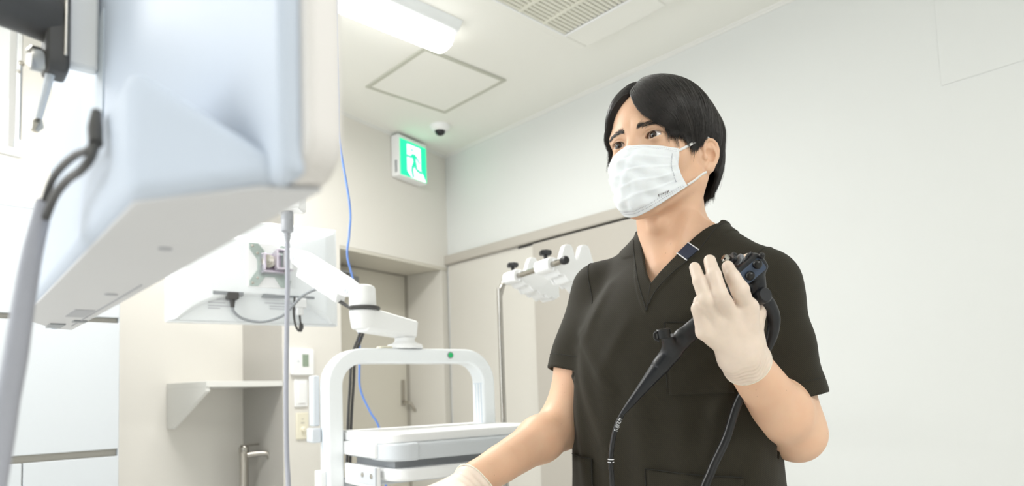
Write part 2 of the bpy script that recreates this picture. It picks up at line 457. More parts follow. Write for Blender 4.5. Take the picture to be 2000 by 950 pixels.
# window on the far left with its catch and stay
w = bpy.data.objects.new('window_1', None); COL.objects.link(w); w['kind'] = 'structure'; w.matrix_world = MB
obj('window_sill', box(-3.6, WU, 0.285, 0.42, WZ-0.012, WZ+0.006), M_white, w, bevel=0.003)
obj('window_frame', add_box(box(WU-0.018, WU-0.001, 0.299, 0.309, WZ+0.006, H-0.005), -3.6, WU-0.018, 0.299, 0.309, WZ+0.006, WZ+0.02), M_white, w, bevel=0.003)
obj('pane', box(-3.6, WU-0.018, 0.302, 0.306, WZ+0.02, H-0.005), M_glass, w)
st = tube([(WU-0.006, 0.300, WZ+0.05), (WU-0.004, 0.300, WZ+0.36)], 0.0035, 8, 1)
obj('window_stay', st, M_grey, w)
obj('stay_bracket', box(WU-0.020, WU, 0.294, 0.312, WZ+0.004, WZ+0.055), M_lgrey, w, bevel=0.001)
obj('catch', add_lathe(lathe([(0.010, 0), (0.010, 0.008), (0.005, 0.012)], 14, along((WU-0.004, 0.306, WZ+0.355), (0, -1, 0))), [(0.007, 0), (0.007, 0.008), (0.003, 0.012)], 14, along((WU-0.012, 0.306, WZ+0.32), (0, -1, 0))), M_steel, w)

# ------------------------------------------------------------------ equipment cart
CA = rad(-8.0)
CART = Matrix.Translation((0.863, 1.663, 0)) @ Matrix.Rotation(CA, 4, 'Z')
t = thing('equipment_cart', 'white medical equipment cart with arched frame and sliding tray', 'cart', (0.863, 1.663, 0), CA)
def arch(x0, x1, zt, th, r, zb, n=10):
    """outline of an arched frame (outer and inner edge), open at the bottom"""
    out, inn = [], []
    out.append((x0, zb))
    for i in range(n+1):
        a = PI - PI/2*i/n; out.append((x0+r+r*math.cos(a), zt-r+r*math.sin(a)))
    for i in range(n+1):
        a = PI/2 - PI/2*i/n; out.append((x1-r+r*math.cos(a), zt-r+r*math.sin(a)))
    out.append((x1, zb))
    ri = max(r-th, 0.005)
    inn.append((x1-th, zb))
    for i in range(n+1):
        a = PI/2*i/n; inn.append((x1-r+ri*math.cos(a), zt-r+ri*math.sin(a)))
    for i in range(n+1):
        a = PI/2 + PI/2*i/n; inn.append((x0+r+ri*math.cos(a), zt-r+ri*math.sin(a)))
    inn.append((x0+th, zb))
    return out, inn
out, inn = arch(0.021, 0.565, 1.343, 0.043, 0.105, 0.12)
hb = BM()
o_f = [hb.verts.new((p[0], 0, p[1])) for p in out]; o_b = [hb.verts.new((p[0], 0.068, p[1])) for p in out]
i_f = [hb.verts.new((p[0], 0, p[1])) for p in inn[::-1]]; i_b = [hb.verts.new((p[0], 0.068, p[1])) for p in inn[::-1]]
n = len(out)
for k in range(n-1):
    hb.faces.new((o_f[k], o_f[k+1], i_f[k+1], i_f[k])); hb.faces.new((o_b[k], i_b[k], i_b[k+1], o_b[k+1]))
    hb.faces.new((o_f[k], o_b[k], o_b[k+1], o_f[k+1])); hb.faces.new((i_f[k], i_f[k+1], i_b[k+1], i_b[k]))
for k in (0, n-1): hb.faces.new((o_f[k], i_f[k], i_b[k], o_b[k]))
obj('arch_frame', hb, M_whiteblue, t, bevel=0.006, segs=3)
M_groove = mat('groove_blue_grey', srgb(205, 220, 234), 0.5, var=0.01)
for yy in (0.014, 0.030, 0.046):
    obj('frame_groove', box(0.5205, 0.5222, yy, yy+0.0016, 0.3, 1.236), M_groove, t)
    obj('frame_groove', box(0.0202, 0.0212, yy, yy+0.0016, 0.3, 1.236), M_groove, t)
obj('frame_joint', box(0.5212, 0.5222, 0.008, 0.060, 1.236, 1.2375), M_groove, t)
obj('indicator_lamp', add_lathe(BM(), [(0.0075, 0), (0.0075, 0.004), (0.005, 0.006)], 18, along((0.405, 0, 1.324), (0, -1, 0))), M_green, t)
obj('lamp_bezel', lathe([(0.010, 0), (0.010, 0.002)], 18, along((0.405, 0.0, 1.324), (0, -1, 0))), M_grey, t)
# tray: top slab with rounded front corners, grey bumper, mounts, keyboard drawer
def tray_outline(x0, x1, y0, y1, r, n=6):
    o = [(x0, y1)]
    for i in range(n+1):
        a = PI + PI/2*i/n; o.append((x0+r+r*math.cos(a), y0+r+r*math.sin(a)))
    for i in range(n+1):
        a = 1.5*PI + PI/2*i/n; o.append((x1-r+r*math.cos(a), y0+r+r*math.sin(a)))
    o.append((x1, y1)); return o
obj('tray_top', prism(tray_outline(0.070, 0.555, -0.262, 0.10, 0.05), 1.088, 1.113, 'z'), M_white, t, bevel=0.005, segs=3)
obj('tray_rim', box(0.072, 0.080, -0.20, 0.095, 1.1125, 1.1165), M_white, t, bevel=0.001)
bump = prism(tray_outline(0.075, 0.560, -0.275, 0.02, 0.06), 1.046, 1.089, 'z')
obj('bumper', bump, M_lgrey, t, bevel=0.010, segs=4)
obj('bumper_corner', prism(tray_outline(0.073, 0.150, -0.2775, -0.15, 0.06)[:8]+[(0.150, -0.2775), (0.150, -0.15)], 1.0455, 1.0895, 'z'), M_lgrey, t, bevel=0.006, segs=3)
obj('tray_mount', box(0.064, 0.082, -0.20, 0.05, 1.052, 1.088), M_white, t, bevel=0.003)
obj('drawer_mount', box(0.064, 0.076, -0.21, 0.0, 0.975, 1.030), M_white, t, bevel=0.003)
obj('bracket_plate', box(0.060, 0.066, -0.21, -0.10, 0.985, 1.03), M_lgrey, t, bevel=0.002)
for yy in (-0.19, -0.135):
    obj('bracket_screw', lathe([(0.006, 0), (0.006, 0.003), (0.003, 0.004)], 12, along((0.060, yy, 1.008), (-1, 0, 0))), M_steel, t)
obj('drawer_gap', box(0.10, 0.54, -0.24, 0.0, 1.026, 1.046), M_grey, t)
obj('keyboard_drawer', prism(tray_outline(0.085, 0.550, -0.270, 0.0, 0.05), 0.996, 1.027, 'z'), M_white, t, bevel=0.007, segs=3)
obj('under_shelf', box(0.064, 0.52, -0.20, 0.06, 0.80, 0.822), M_white, t, bevel=0.004)
obj('rear_rail', box(0.064, 0.52, 0.02, 0.05, 0.955, 0.985), M_lgrey, t, bevel=0.004)
obj('rear_rail', box(0.064, 0.52, 0.02, 0.05, 0.60, 0.64), M_lgrey, t, bevel=0.004)
obj('base_frame', add_box(box(0.0, 0.59, -0.25, 0.12, 0.075, 0.12), 0.03, 0.55, -0.30, -0.25, 0.08, 0.115), M_white, t, bevel=0.012, segs=3)
for x, y in ((0.03, -0.25), (0.56, -0.25), (0.03, 0.10), (0.56, 0.10)):
    c = obj('caster', lathe([(0.030, -0.011), (0.0365, -0.008), (0.0375, 0), (0.0365, 0.008), (0.030, 0.011)], 24, along((x, y, 0.0375), (1, 0, 0))), M_dgrey, t)
    obj('caster_fork', add_box(add_box(box(x-0.018, x+0.018, y-0.012, y+0.012, 0.070, 0.078), x-0.019, x-0.014, y-0.012, y+0.012, 0.03, 0.074), x+0.014, x+0.019, y-0.012, y+0.012, 0.03, 0.074), M_steel, c)
obj('side_holder', add_box(box(0.002, 0.020, 0.06, 0.10, 1.13, 1.27), -0.006, 0.020, 0.05, 0.10, 1.085, 1.125), M_lgrey, t, bevel=0.004)
obj('lower_panel', box(0.004, 0.022, 0.02, 0.066, 0.5, 1.01), M_white, t, bevel=0.003)

# ------------------------------------------------------------------ monitor on the cart's arm
MA = rad(-9.0)
MP = Vector((0.627, 2.176, 0))
t = thing('cart_monitor', 'white flat monitor seen from behind, held on the cart arm', 'monitor', (0.627, 2.176, 1.453), MA)
W2, H2 = 0.530, 0.338
obj('monitor_shell', box(0, W2, -0.014, 0.022, 0, H2), M_whiteblue, t, bevel=0.005, segs=3)
obj('screen', box(0.012, W2-0.012, 0.022, 0.0235, 0.014, H2-0.014), M_black, t)
# bulged back: raised centre with lens-shaped scoops along the edges
bk = BM()
NX, NZ = 130, 90
grid = []
for j in range(NZ+1):
    row = []
    for i in range(NX+1):
        x = 0.006+(W2-0.012)*i/NX; z = 0.006+(H2-0.012)*j/NZ
        u = 2*i/NX-1
        lo = 0.004+0.088*max(0.0, 1-(abs(u)/0.93)**2.6)          # lower arc line
        hi = H2-0.010-0.055*max(0.0, 1-(abs(u)/0.95)**2.2)
        e = max(0.0, min(1.0, (1-abs(u))/0.16))
        h = 0.030*e**0.6
        q_ = min(1.0, max(0.0, (z-lo)/0.006+0.5)); h *= 0.22+0.78*q_*q_*(3-2*q_)
        q_ = min(1.0, max(0.0, (z-hi)/0.022+0.5)); h *= 1-0.75*q_*q_*(3-2*q_)
        row.append(bk.verts.new((x, -0.013-h, z)))
    grid.append(row)
for j in range(NZ):
    for i in range(NX):
        bk.faces.new((grid[j][i], grid[j][i+1], grid[j+1][i+1], grid[j+1][i]))
obj('back_cover', bk, M_whiteblue, t, angle=50)
obj('mount_recess', box(0.225, 0.360, -0.046, -0.030, 0.115, 0.262), M_white, t, bevel=0.003)
obj('port_recess', add_box(box(0.125, 0.215, -0.045, -0.018, 0.086, 0.097), 0.275, 0.440, -0.045, -0.018, 0.086, 0.094), M_grey, t)
M_print = mat('pale_print', srgb(205, 207, 212), 0.5, var=0.03)
for k, (x0, x1, z) in enumerate(((0.115, 0.165, 0.062), (0.115, 0.180, 0.052), (0.115, 0.150, 0.044), (0.12, 0.20, 0.072), (0.285, 0.42, 0.068), (0.30, 0.38, 0.058), (0.30, 0.40, 0.05))):
    obj('label_line', box(x0, x1, -0.0215, -0.0195, z, z+0.0028), M_print, t)
obj('lock_slot', box(0.075, 0.078, -0.0215, -0.0195, 0.062, 0.069), M_grey, t)

# articulated arm: zinc plate, tilt head, spring arm, elbow, lower link, foot
def ML(x, y, z): return Matrix.Translation((0.627, 2.176, 1.453)) @ Matrix.Rotation(MA, 4, 'Z') @ Vector((x, y, z))
t = thing('articulated_mount', 'white jointed monitor arm with zinc plate standing on the cart', 'monitor arm', CART @ Vector((0.270, 0.034, 1.343)), CA)
INV = t.matrix_basis.inverted() if False else (Matrix.Translation(CART @ Vector((0.270, 0.034, 1.343))) @ Matrix.Rotation(CA, 4, 'Z')).inverted()
def L(p): return INV @ Vector(p)
pm = (INV @ Matrix.Translation((0.627, 2.176, 1.453)) @ Matrix.Rotation(MA, 4, 'Z'))
zp = [(0.232, 0.118), (0.258, 0.118), (0.280, 0.150), (0.310, 0.150), (0.330, 0.118), (0.356, 0.118), (0.362, 0.140), (0.336, 0.178), (0.336, 0.205), (0.356, 0.238), (0.356, 0.256), (0.330, 0.256), (0.308, 0.230), (0.282, 0.230), (0.258, 0.258), (0.232, 0.258), (0.232, 0.238), (0.256, 0.205), (0.256, 0.172), (0.232, 0.136)]
zo = obj('mount_plate', prism(zp, -0.0500, -0.0470, 'y', pm), M_zinc, t, bevel=0.0006)
for (x, z) in ((0.241, 0.128), (0.241, 0.247), (0.346, 0.128), (0.346, 0.247), (0.256, 0.225), (0.256, 0.145)):
    obj('plate_screw', lathe([(0.0042, 0), (0.0042, 0.0025), (0.002, 0.003)], 10, pm @ along((x, -0.0500, z), (0, -1, 0))), M_steel, zo)
obj('tilt_bracket', add_box(add_box(box(0.268, 0.274, -0.085, -0.050, 0.166, 0.222, pm), 0.268, 0.330, -0.054, -0.050, 0.162, 0.226, pm), 0.268, 0.340, -0.085, -0.050, 0.160, 0.165, pm), M_iride, t, bevel=0.001)
obj('tilt_joint', lathe([(0.019, 0), (0.021, 0.004), (0.021, 0.016), (0.012, 0.018), (0.012, 0.022), (0.006, 0.024)], 24, pm @ along((0.288, -0.062, 0.196), (-0.3, -1, 0))), M_steel, t)
obj('swivel_bracket', add_box(add_box(box(0.300, 0.306, -0.115, -0.060, 0.168, 0.228, pm), 0.300, 0.352, -0.118, -0.075, 0.226, 0.231, pm), 0.300, 0.352, -0.118, -0.075, 0.166, 0.171, pm), M_iride, t, bevel=0.001)
obj('swivel_bolt', lathe([(0.008, 0), (0.008, 0.008), (0.004, 0.010)], 14, pm @ along((0.335, -0.097, 0.1655), (0, 0, -1))), M_steel, t)
# world positions of the joints
Jh = ML(0.345, -0.10, 0.20)             # head joint at the monitor
Je = Vector((0.990, 1.650, 1.452))      # elbow
Jb = CART @ Vector((0.270, 0.034, 1.343))
obj('head_block', lathe([(0.020, -0.033), (0.0225, -0.030), (0.0225, 0.031), (0.020, 0.034)], 28, Matrix.Translation(L(Jh))), M_white, t)
# spring arm: straight bar with wide flat sides
hs = Vector((Je.x-Jh.x, Je.y-Jh.y, 0)).normalized()
a0 = Jh + hs*0.030 + Vector((0, 0, 0.010)); a1 = Je + Vector((0, 0, 0.045)) - hs*0.022
def beam(bm, p0, p1, prof_fn, n=12, side=None):
    d = (p1-p0); dn = d.normalized(); s = dn.cross(Vector((0, 0, 1))).normalized(); u = s.cross(dn)
    rings = []
    for i in range(n+1):
        q = i/n
        rings.append([bm.verts.new(L(p0+d*q+s*a+u*b)) for a, b in prof_fn(q)])
    m = len(rings[0])
    for i in range(n):
        for k in range(m):
            bm.faces.new((rings[i][k], rings[i][(k+1) % m], rings[i+1][(k+1) % m], rings[i+1][k]))
    bm.faces.new(rings[0][::-1]); bm.faces.new(rings[-1]); return bm
def shell(q):
    h = 0.030*math.sqrt(max(0.05, 1-(2*q-1)**8))
    return [(-0.022, -h*0.75), (0.022, -h*0.75), (0.022, h*0.8), (0.014, h), (-0.014, h), (-0.022, h*0.8)]
obj('spring_arm', beam(BM(), a0, a1, shell), M_white, t, bevel=0.003)
def lower(q):
    return [(-0.017, -0.052), (0.017, -0.052), (0.017, -0.020), (-0.017, -0.020)]
obj('arm_undercover', beam(BM(), a0+(a1-a0)*0.16, a0+(a1-a0)*0.80, lower), M_white, t, bevel=0.004)
sd = (a1-a0).cross(Vector((0, 0, 1))).normalized()
for q in (0.07, 0.93):
    for s_ in (-1, 1):
        p = a0+(a1-a0)*q+sd*s_*0.022
        obj('arm_pivot', lathe([(0.009, 0), (0.009, 0.0025), (0.0055, 0.003), (0.004, 0.001)], 18, along(L(p), (INV.to_3x3() @ (sd*s_)))), M_lgrey, t)
obj('elbow_cap', lathe([(0.036, -0.028), (0.038, -0.026), (0.0365, 0.022), (0.033, 0.030), (0.024, 0.034)], 36, Matrix.Translation(L(Je+Vector((0, 0, 0.035))))), M_white, t)
obj('elbow_ring', lathe([(0.035, -0.006), (0.037, -0.004), (0.037, 0.002), (0.035, 0.004)], 36, Matrix.Translation(L(Je+Vector((0, 0, 0.004))))), M_grey, t)
obj('elbow_base', lathe([(0.029, -0.055), (0.033, -0.050), (0.0375, -0.012), (0.0375, -0.004), (0.034, -0.002)], 36, Matrix.Translation(L(Je))), M_white, t)
lk0 = Je + Vector((0, 0, -0.027)); lk1 = Jb + Vector((0, 0, 0.060))
def link_prof(q):
    w = 0.032-0.004*q; z0, z1 = -0.036+0.010*q, 0.034-0.004*q
    return [(-w, z0+0.008), (-w+0.008, z0), (w-0.008, z0), (w, z0+0.008), (w, z1-0.006), (w-0.010, z1), (-w+0.010, z1), (-w, z1-0.006)]
obj('lower_link', beam(BM(), lk0, lk1+(lk1-lk0).normalized()*0.028, link_prof), M_white, t, bevel=0.003)
obj('pivot_post', lathe([(0.022, 0.012), (0.022, 0.040), (0.024, 0.044)], 28), M_lgrey, t)
obj('arm_foot', lathe([(0.052, 0.001), (0.054, 0.006), (0.050, 0.014), (0.036, 0.018), (0.030, 0.024), (0.029, 0.034)], 40), M_white, t)
obj('clamp_tab', box(-0.085, -0.045, -0.02, 0.015, 0.001, 0.008), M_ivory, t, bevel=0.003)

# cables at the cart monitor
def cable(name, label, pts, r, m, cat='cable', group=None, segs=10, parts=()):
    bm = tube(pts, r, segs, 8)
    o = obj(name, bm, m, None, angle=80)
    tag(o, label, cat, group); return o
c = cable('power_cable', 'dark grey power cable looping under the cart monitor into its arm',
      [ML(0.182, -0.040, 0.062), ML(0.186, -0.040, 0.035), ML(0.215, -0.042, 0.012), ML(0.27, -0.05, 0.004), ML(0.325, -0.07, 0.022), ML(0.355, -0.09, 0.055), ML(0.380, -0.115, 0.085), ML(0.415, -0.15, 0.105)], 0.0048, M_grey)
obj('cable_plug', prism(rrect(0.165, 0.199, 0.072, 0.094, 0.004, 3), -0.055, -0.028, 'y', Matrix.Translation((0.627, 2.176, 1.453)) @ Matrix.Rotation(MA, 4, 'Z')), M_dgrey, c, bevel=0.002)
obj('strain_relief', tube([ML(0.182, -0.040, 0.073), ML(0.1825, -0.040, 0.048)], [0.009, 0.006], 12, 1), M_dgrey, c)
c = cable('video_cable', 'short black cable with white connector hanging below the cart monitor',
      [ML(0.390, -0.045, 0.032), ML(0.392, -0.045, 0.010), ML(0.394, -0.047, -0.010), ML(0.386, -0.05, -0.022), ML(0.372, -0.06, -0.006), ML(0.362, -0.075, 0.03), ML(0.362, -0.085, 0.085)], 0.0035, M_dgrey)
obj('connector', add_box(box(0.370, 0.412, -0.054, -0.034, 0.055, 0.086, Matrix.Translation((0.627, 2.176, 1.453)) @ Matrix.Rotation(MA, 4, 'Z')), 0.380, 0.402, -0.052, -0.038, 0.030, 0.056, Matrix.Translation((0.627, 2.176, 1.453)) @ Matrix.Rotation(MA, 4, 'Z')), M_white, c, bevel=0.003)
obj('cable_tip', tube([ML(0.394, -0.047, 0.002), ML(0.394, -0.047, -0.010), ML(0.390, -0.048, -0.024)], [0.006, 0.008, 0.005], 10, 3), M_dgrey, c)
# dark cable wrapped round the elbow
el = [Je+Vector((math.cos(a)*0.0437, math.sin(a)*0.0437, 0.003)) for a in [rad(v) for v in (190, 215, 245, 275, 300, 330, 0, 25)]]
cable('elbow_cable', 'dark cable wrapped round the elbow of the monitor arm', [a0+(a1-a0)*0.70-Vector((0, 0, 0.055)), a0+(a1-a0)*0.86-Vector((0, 0, 0.056))-sd*0.01]+el, 0.0055, M_dgrey)
for k, dx in enumerate((0.0, 0.012)):
    cable('black_cable', ('outer' if k == 0 else 'inner')+' black cable hanging behind the cart arch, '+('left' if k == 0 else 'right')+' of the pair',
      [Vector((1.020+dx*0.9, 1.690, 1.425)), Vector((1.035+dx*0.9, 1.75, 1.385)), Vector((1.040+dx*0.9, 1.80, 1.33)), Vector((1.029+dx, 1.795, 1.25)), Vector((1.022+dx*0.9, 1.80, 1.12)), Vector((1.015+dx*0.9, 1.80, 0.95)), Vector((1.01+dx, 1.80, 0.75))], 0.0042, M_dgrey, group=None)
cable('blue_cable', 'thin blue cable hanging from the ceiling behind the cart',
      [(1.082, 1.937, 2.697), (1.082, 1.937, 2.40), (1.083, 1.936, 2.183), (1.084, 1.935, 2.061), (1.107, 1.914, 1.836), (1.105, 1.916, 1.74), (1.099, 1.921, 1.667), (1.112, 1.909, 1.582), (1.125, 1.90, 1.45), (1.123, 1.898, 1.316), (1.124, 1.897, 1.233), (1.145, 1.876, 1.16), (1.165, 1.858, 1.109), (1.18, 1.85, 1.0), (1.18, 1.85, 0.7)], 0.0035, M_blue)

# hanging outlet box with grey plug cable
t = thing('hanging_outlet', 'white outlet box hanging from the ceiling behind the foreground monitor', 'outlet', (0.852, 1.812, 1.747), rad(-44))
obj('outlet_body', box(-0.040, 0.040, -0.030, 0.030, 0.004, 0.115), M_white, t, bevel=0.004)
obj('outlet_rim', box(-0.036, 0.036, -0.026, 0.026, 0, 0.004), M_white, t, bevel=0.001)
for x, z in ((0.026, 0.030), (0.033, 0.045), (0.012, 0.03)):
    obj('outlet_screw', lathe([(0.003, 0), (0.003, 0.001)], 10, along((x, -0.030, z), (0, -1, 0))), M_hatch, t)
obj('hanger_rod', tube([(0, 0, 0.114), (0, 0, 0.95)], 0.010, 12, 1), M_white, t)
c = tag(obj('grey_power_cable', tube([(0.847, 1.816, 1.70), (0.847, 1.817, 1.66), (0.8465, 1.8165, 1.55), (0.8435, 1.819, 1.40), (0.8405, 1.8215, 1.20), (0.841, 1.821, 1.05), (0.8435, 1.819, 0.93), (0.84, 1.83, 0.60), (0.80, 1.90, 0.15), (0.72, 2.02, 0.02)], 0.0068, 12, 8), M_cablegrey, None, angle=80),
        'long grey power cable hanging in front of the cart monitor', 'cable')
obj('plug', lathe([(0.0175, 0.052), (0.0175, 0.030), (0.0170, 0.029), (0.0175, 0.028), (0.0170, 0.008), (0.0175, 0.007), (0.0165, -0.004), (0.010, -0.009)], 24, Matrix.Translation((0.847, 1.816, 1.694))), M_plug, c)
obj('plug_collar', lathe([(0.010, 0), (0.008, -0.006), (0.010, -0.008), (0.008, -0.014), (0.0095, -0.016), (0.0075, -0.024), (0.007, -0.03)], 16, Matrix.Translation((0.847, 1.816, 1.687))), M_plug, c)

# ------------------------------------------------------------------ scope hanger stand
t = thing('hanger_stand', 'chrome stand with white scope hangers behind the man', 'stand', (1.556, 1.694, 0))
bd = Vector((1.455-1.579, 1.303-1.673, -0.012)).normalized()
top = Vector((1.5795-1.556, 1.673-1.694, 1.597))
end = top + bd*0.40
obj('pole', tube([(0, 0, 0.04), (0, 0, 0.8), (0, 0, 1.50), (0.003, -0.001, 1.545), (0.011, -0.008, 1.58), tuple(top), tuple(top+bd*0.06), tuple(top+bd*0.2), tuple(end)], 0.0095, 16, 8), M_chrome, t)
obj('pole_tip', lathe([(0.011, -0.012), (0.0125, -0.006), (0.0125, 0.006), (0.009, 0.012)], 18, along(end, bd)), M_black, t)
side = Vector((0, 0, 1)).cross(bd).normalized()          # horizontal, across the bar
if side.x < 0: side = -side
for k, dist in enumerate((0.042, 0.282)):
    h = BM()
    c0 = top + bd*dist
    Mh = Matrix(((side.x, bd.x, 0, c0.x), (side.y, bd.y, 0, c0.y), (side.z, bd.z, 1, c0.z), (0, 0, 0, 1)))
    hang = obj('scope_hanger', add_prism(BM(), rrect(-0.020, 0.020, -0.020, 0.022, 0.015), -0.045, 0.045, 'y', Mh), M_white, t, bevel=0.003)
    # cradle: arm with a wavy plate that carries the scopes
    prof = []
    NW = 44
    topz = lambda s: 0.014 + 0.050*math.exp(-((s-0.054)/0.024)**4) + 0.052*math.exp(-((s-0.112)/0.025)**4) - 0.015*math.exp(-((s-0.083)/0.010)**2) - 0.02*max(0, (s-0.13)/0.03)
    botz = lambda s: -0.020 - 0.030*min(1, max(0, (s-0.015)/0.04)) - 0.022*min(1, max(0, (s-0.06)/0.05)) + 0.004*math.sin(s*220)
    for i in range(NW+1):
        s = 0.0+0.150*i/NW; prof.append((s, topz(s)))
    for i in range(NW, -1, -1):
        s = 0.0+0.150*i/NW; prof.append((s, botz(s)))
    low = [(s, min(z, 0.016)) for s, z in prof]
    obj('cradle_plate', add_prism(BM(), low, -0.050, -0.038, 'y', Mh), M_white, hang, bevel=0.003)
    obj('cradle_plate', add_prism(BM(), prof, 0.026, 0.050, 'y', Mh), M_white, hang, bevel=0.003)
    cr = BM()
    rows = []
    for i in range(NW+1):
        s = 0.010+0.138*i/NW
        z = botz(s)+0.010+0.006*math.sin(s*180)
        rows.append([cr.verts.new(Mh @ Vector((s, yy, z+dz))) for yy, dz in ((-0.040, 0), (0.036, 0), (0.036, -0.008), (-0.040, -0.008))])
    for i in range(NW):
        for q in range(4):
            cr.faces.new((rows[i][q], rows[i][(q+1) % 4], rows[i+1][(q+1) % 4], rows[i+1][q]))
    cr.faces.new(rows[0]); cr.faces.new(rows[-1][::-1])
    obj('cradle_floor', cr, M_white, hang)
    kp = c0 + Vector((0, 0, 0.022))
    pr = [(0.006, 0), (0.006, 0.012), (0.016, 0.013), (0.0185, 0.017), (0.0185, 0.024), (0.016, 0.028)]
    kn = lathe(pr, 24, Matrix.Translation(kp))
    for v in kn.verts:
        a = math.atan2(v.co.y-kp.y, v.co.x-kp.x); rr = math.hypot(v.co.x-kp.x, v.co.y-kp.y)
        if rr > 0.01:
            f = 1+0.10*math.cos(6*a); v.co.x = kp.x+(v.co.x-kp.x)*f; v.co.y = kp.y+(v.co.y-kp.y)*f
    obj('clamp_knob', kn, M_black, hang)
obj('stand_base', lathe([(0.09, 0.0), (0.09, 0.018), (0.06, 0.030), (0.02, 0.042), (0.012, 0.06)], 36), M_steel, t)

# ------------------------------------------------------------------ large monitor in the foreground, seen from behind
A1 = Vector((0.122, 0.27, 1.296)); HD1 = rad(88.0)
MON = Matrix(((math.cos(HD1), -math.sin(HD1), 0, A1.x), (math.sin(HD1), math.cos(HD1), 0, A1.y), (0, 0, 1, A1.z), (0, 0, 0, 1)))
t = thing('large_monitor', 'large white monitor seen from behind in the close foreground', 'monitor', A1, HD1)
M_mon = mat('monitor_white', srgb(198, 208, 222), 0.6, var=0.008, scale=30)
M_monedge = mat('monitor_edge_white', srgb(222, 219, 216), 0.45, var=0.008, scale=30)
M_monunder = mat('monitor_bottom_grey', srgb(212, 213, 216), 0.5, var=0.01, scale=30)
WM, HM = 0.690, 0.44
obj('monitor_back', box(-0.006, WM, -0.012, 0.0, 0, HM), M_mon, t, bevel=0.006, segs=3)
obj('bezel', prism(rrect(-0.013, WM+0.004, 0.001, HM+0.004, 0.020, 8), -0.025, -0.008, 'y'), M_monedge, t, bevel=0.004, segs=3)
obj('screen', box(0.004, WM-0.012, -0.0262, -0.0252, 0.014, HM-0.012), M_black, t)
hp = BM()
V_ = [(-0.008, -0.011, 0.0), (0.064, 0.044, 0.0), (0.575, 0.040, 0.0), (0.675, -0.011, 0.0), (0.068, 0.043, 0.064), (0.57, 0.039, 0.064), (0.070, -0.011, 0.034), (0.56, -0.011, 0.034)]
v = [hp.verts.new(p) for p in V_]
for f in ((0, 1, 2, 3), (0, 4, 1), (1, 4, 5, 2), (2, 5, 3), (0, 6, 4), (4, 6, 7, 5), (5, 7, 3), (0, 3, 7, 6)):
    hp.faces.new([v[i] for i in f])
obj('rear_housing', hp, M_mon, t, bevel=0.008, segs=5)
ub = BM()
add_prism(ub, [(0.004, -0.022), (0.672, -0.022), (0.655, 0.0), (0.57, 0.036), (0.07, 0.040), (0.016, 0.002)], -0.0015, 0.0005, 'z')
obj('underside', ub, M_monunder, t, bevel=0.0006)
M_mark = mat('underside_mark', srgb(176, 178, 184), 0.5, var=0.02)
um = BM()
add_box(um, 0.30, 0.62, -0.0150, -0.0138, -0.0022, -0.0014)
add_box(um, 0.47, 0.53, -0.012, 0.004, -0.0022, -0.0014)
add_lathe(um, [(0.004, -0.0022), (0.004, -0.0014)], 12, Matrix.Translation((0.16, 0.004, 0)))
add_lathe(um, [(0.005, -0.0022), (0.005, -0.0014)], 12, Matrix.Translation((0.36, -0.005, 0)))
obj('underside_seam', um, M_mark, t)
obj('rubber_foot', add_box(box(0.60, 0.64, -0.006, 0.008, -0.003, -0.001), 0.56, 0.575, -0.020, -0.008, -0.003, -0.001), M_grey, t)
obj('vent_panel', prism([(0.37, 0.14), (0.405, 0.10), (0.47, 0.14), (0.47, 0.25), (0.37, 0.25)], -0.001, 0.0012, 'y'), mat('vent_grey', srgb(206, 216, 226), 0.6, var=0.03), t)

t = thing('monitor_bracket', 'dark metal arm and bracket holding the large foreground monitor', 'monitor arm', MON @ Vector((0.345, 0.02, 0.19)), HD1)
obj('bracket_plate', box(0.042, 0.056, -0.0190, 0.0045, 0.010, 0.11), M_white, t, bevel=0.003)
obj('bracket_body', prism(rrect(0.030, 0.064, -0.002, 0.11, 0.008), 0.0040, 0.021, 'y'), M_dgrey, t, bevel=0.003)
obj('bracket_edge', box(0.0275, 0.0298, 0.006, 0.009, 0.01, 0.11), M_steel, t, bevel=0.002)
obj('support_arm', tube([(0.046, 0.016, 0.046), (0.034, 0.05, 0.046), (0.010, 0.11, 0.040), (-0.05, 0.22, 0.04), (-0.15, 0.36, 0.04)], [0.020, 0.021, 0.021, 0.023, 0.025], 16, 6), M_dgrey, t)
obj('clamp_screw', lathe([(0.008, 0), (0.010, 0.003), (0.010, 0.010), (0.006, 0.013)], 16, along((0.040, 0.0205, 0.006), (0, 1, 0))), M_steel, t)
obj('release_lever', tube([(0.044, 0.014, 0.010), (0.048, 0.016, -0.002), (0.054, 0.019, -0.020), (0.057, 0.023, -0.042)], [0.0036, 0.0036, 0.0030, 0.0026], 10), M_lgrey, t)
obj('lever_tip', lathe([(0.003, -0.005), (0.0055, 0), (0.003, 0.006)], 12, along((0.057, 0.0235, -0.044), (0, 0.3, -1))), M_steel, t)

def MO(x, y, z): return MON @ Vector((x, y, z))
c = tag(obj('monitor_cable', tube([MO(0.112, 0.0480, 0.040), MO(0.116, 0.0510, 0.0355), MO(0.130, 0.0540, 0.0368), MO(0.156, 0.0565, 0.0378), MO(0.178, 0.0590, 0.0345), MO(0.190, 0.0615, 0.022)], 0.0021, 10), M_dgrey, None, angle=80),
        'grey cable bundle in a sleeve hanging from the large foreground monitor', 'cable')
obj('second_cable', tube([MO(0.112, 0.0485, 0.038), MO(0.108, 0.0515, 0.0285), MO(0.118, 0.0540, 0.0250), MO(0.140, 0.0565, 0.0255), MO(0.164, 0.0590, 0.0225), MO(0.186, 0.0605, 0.015)], 0.0023, 10), M_dgrey, c)
obj('cable_plug', tube([MO(0.1225, 0.0465, 0.0590), MO(0.117, 0.0480, 0.0485), MO(0.1115, 0.0485, 0.0380)], [0.0026, 0.0036, 0.0034], 12, 3), M_dgrey, c)
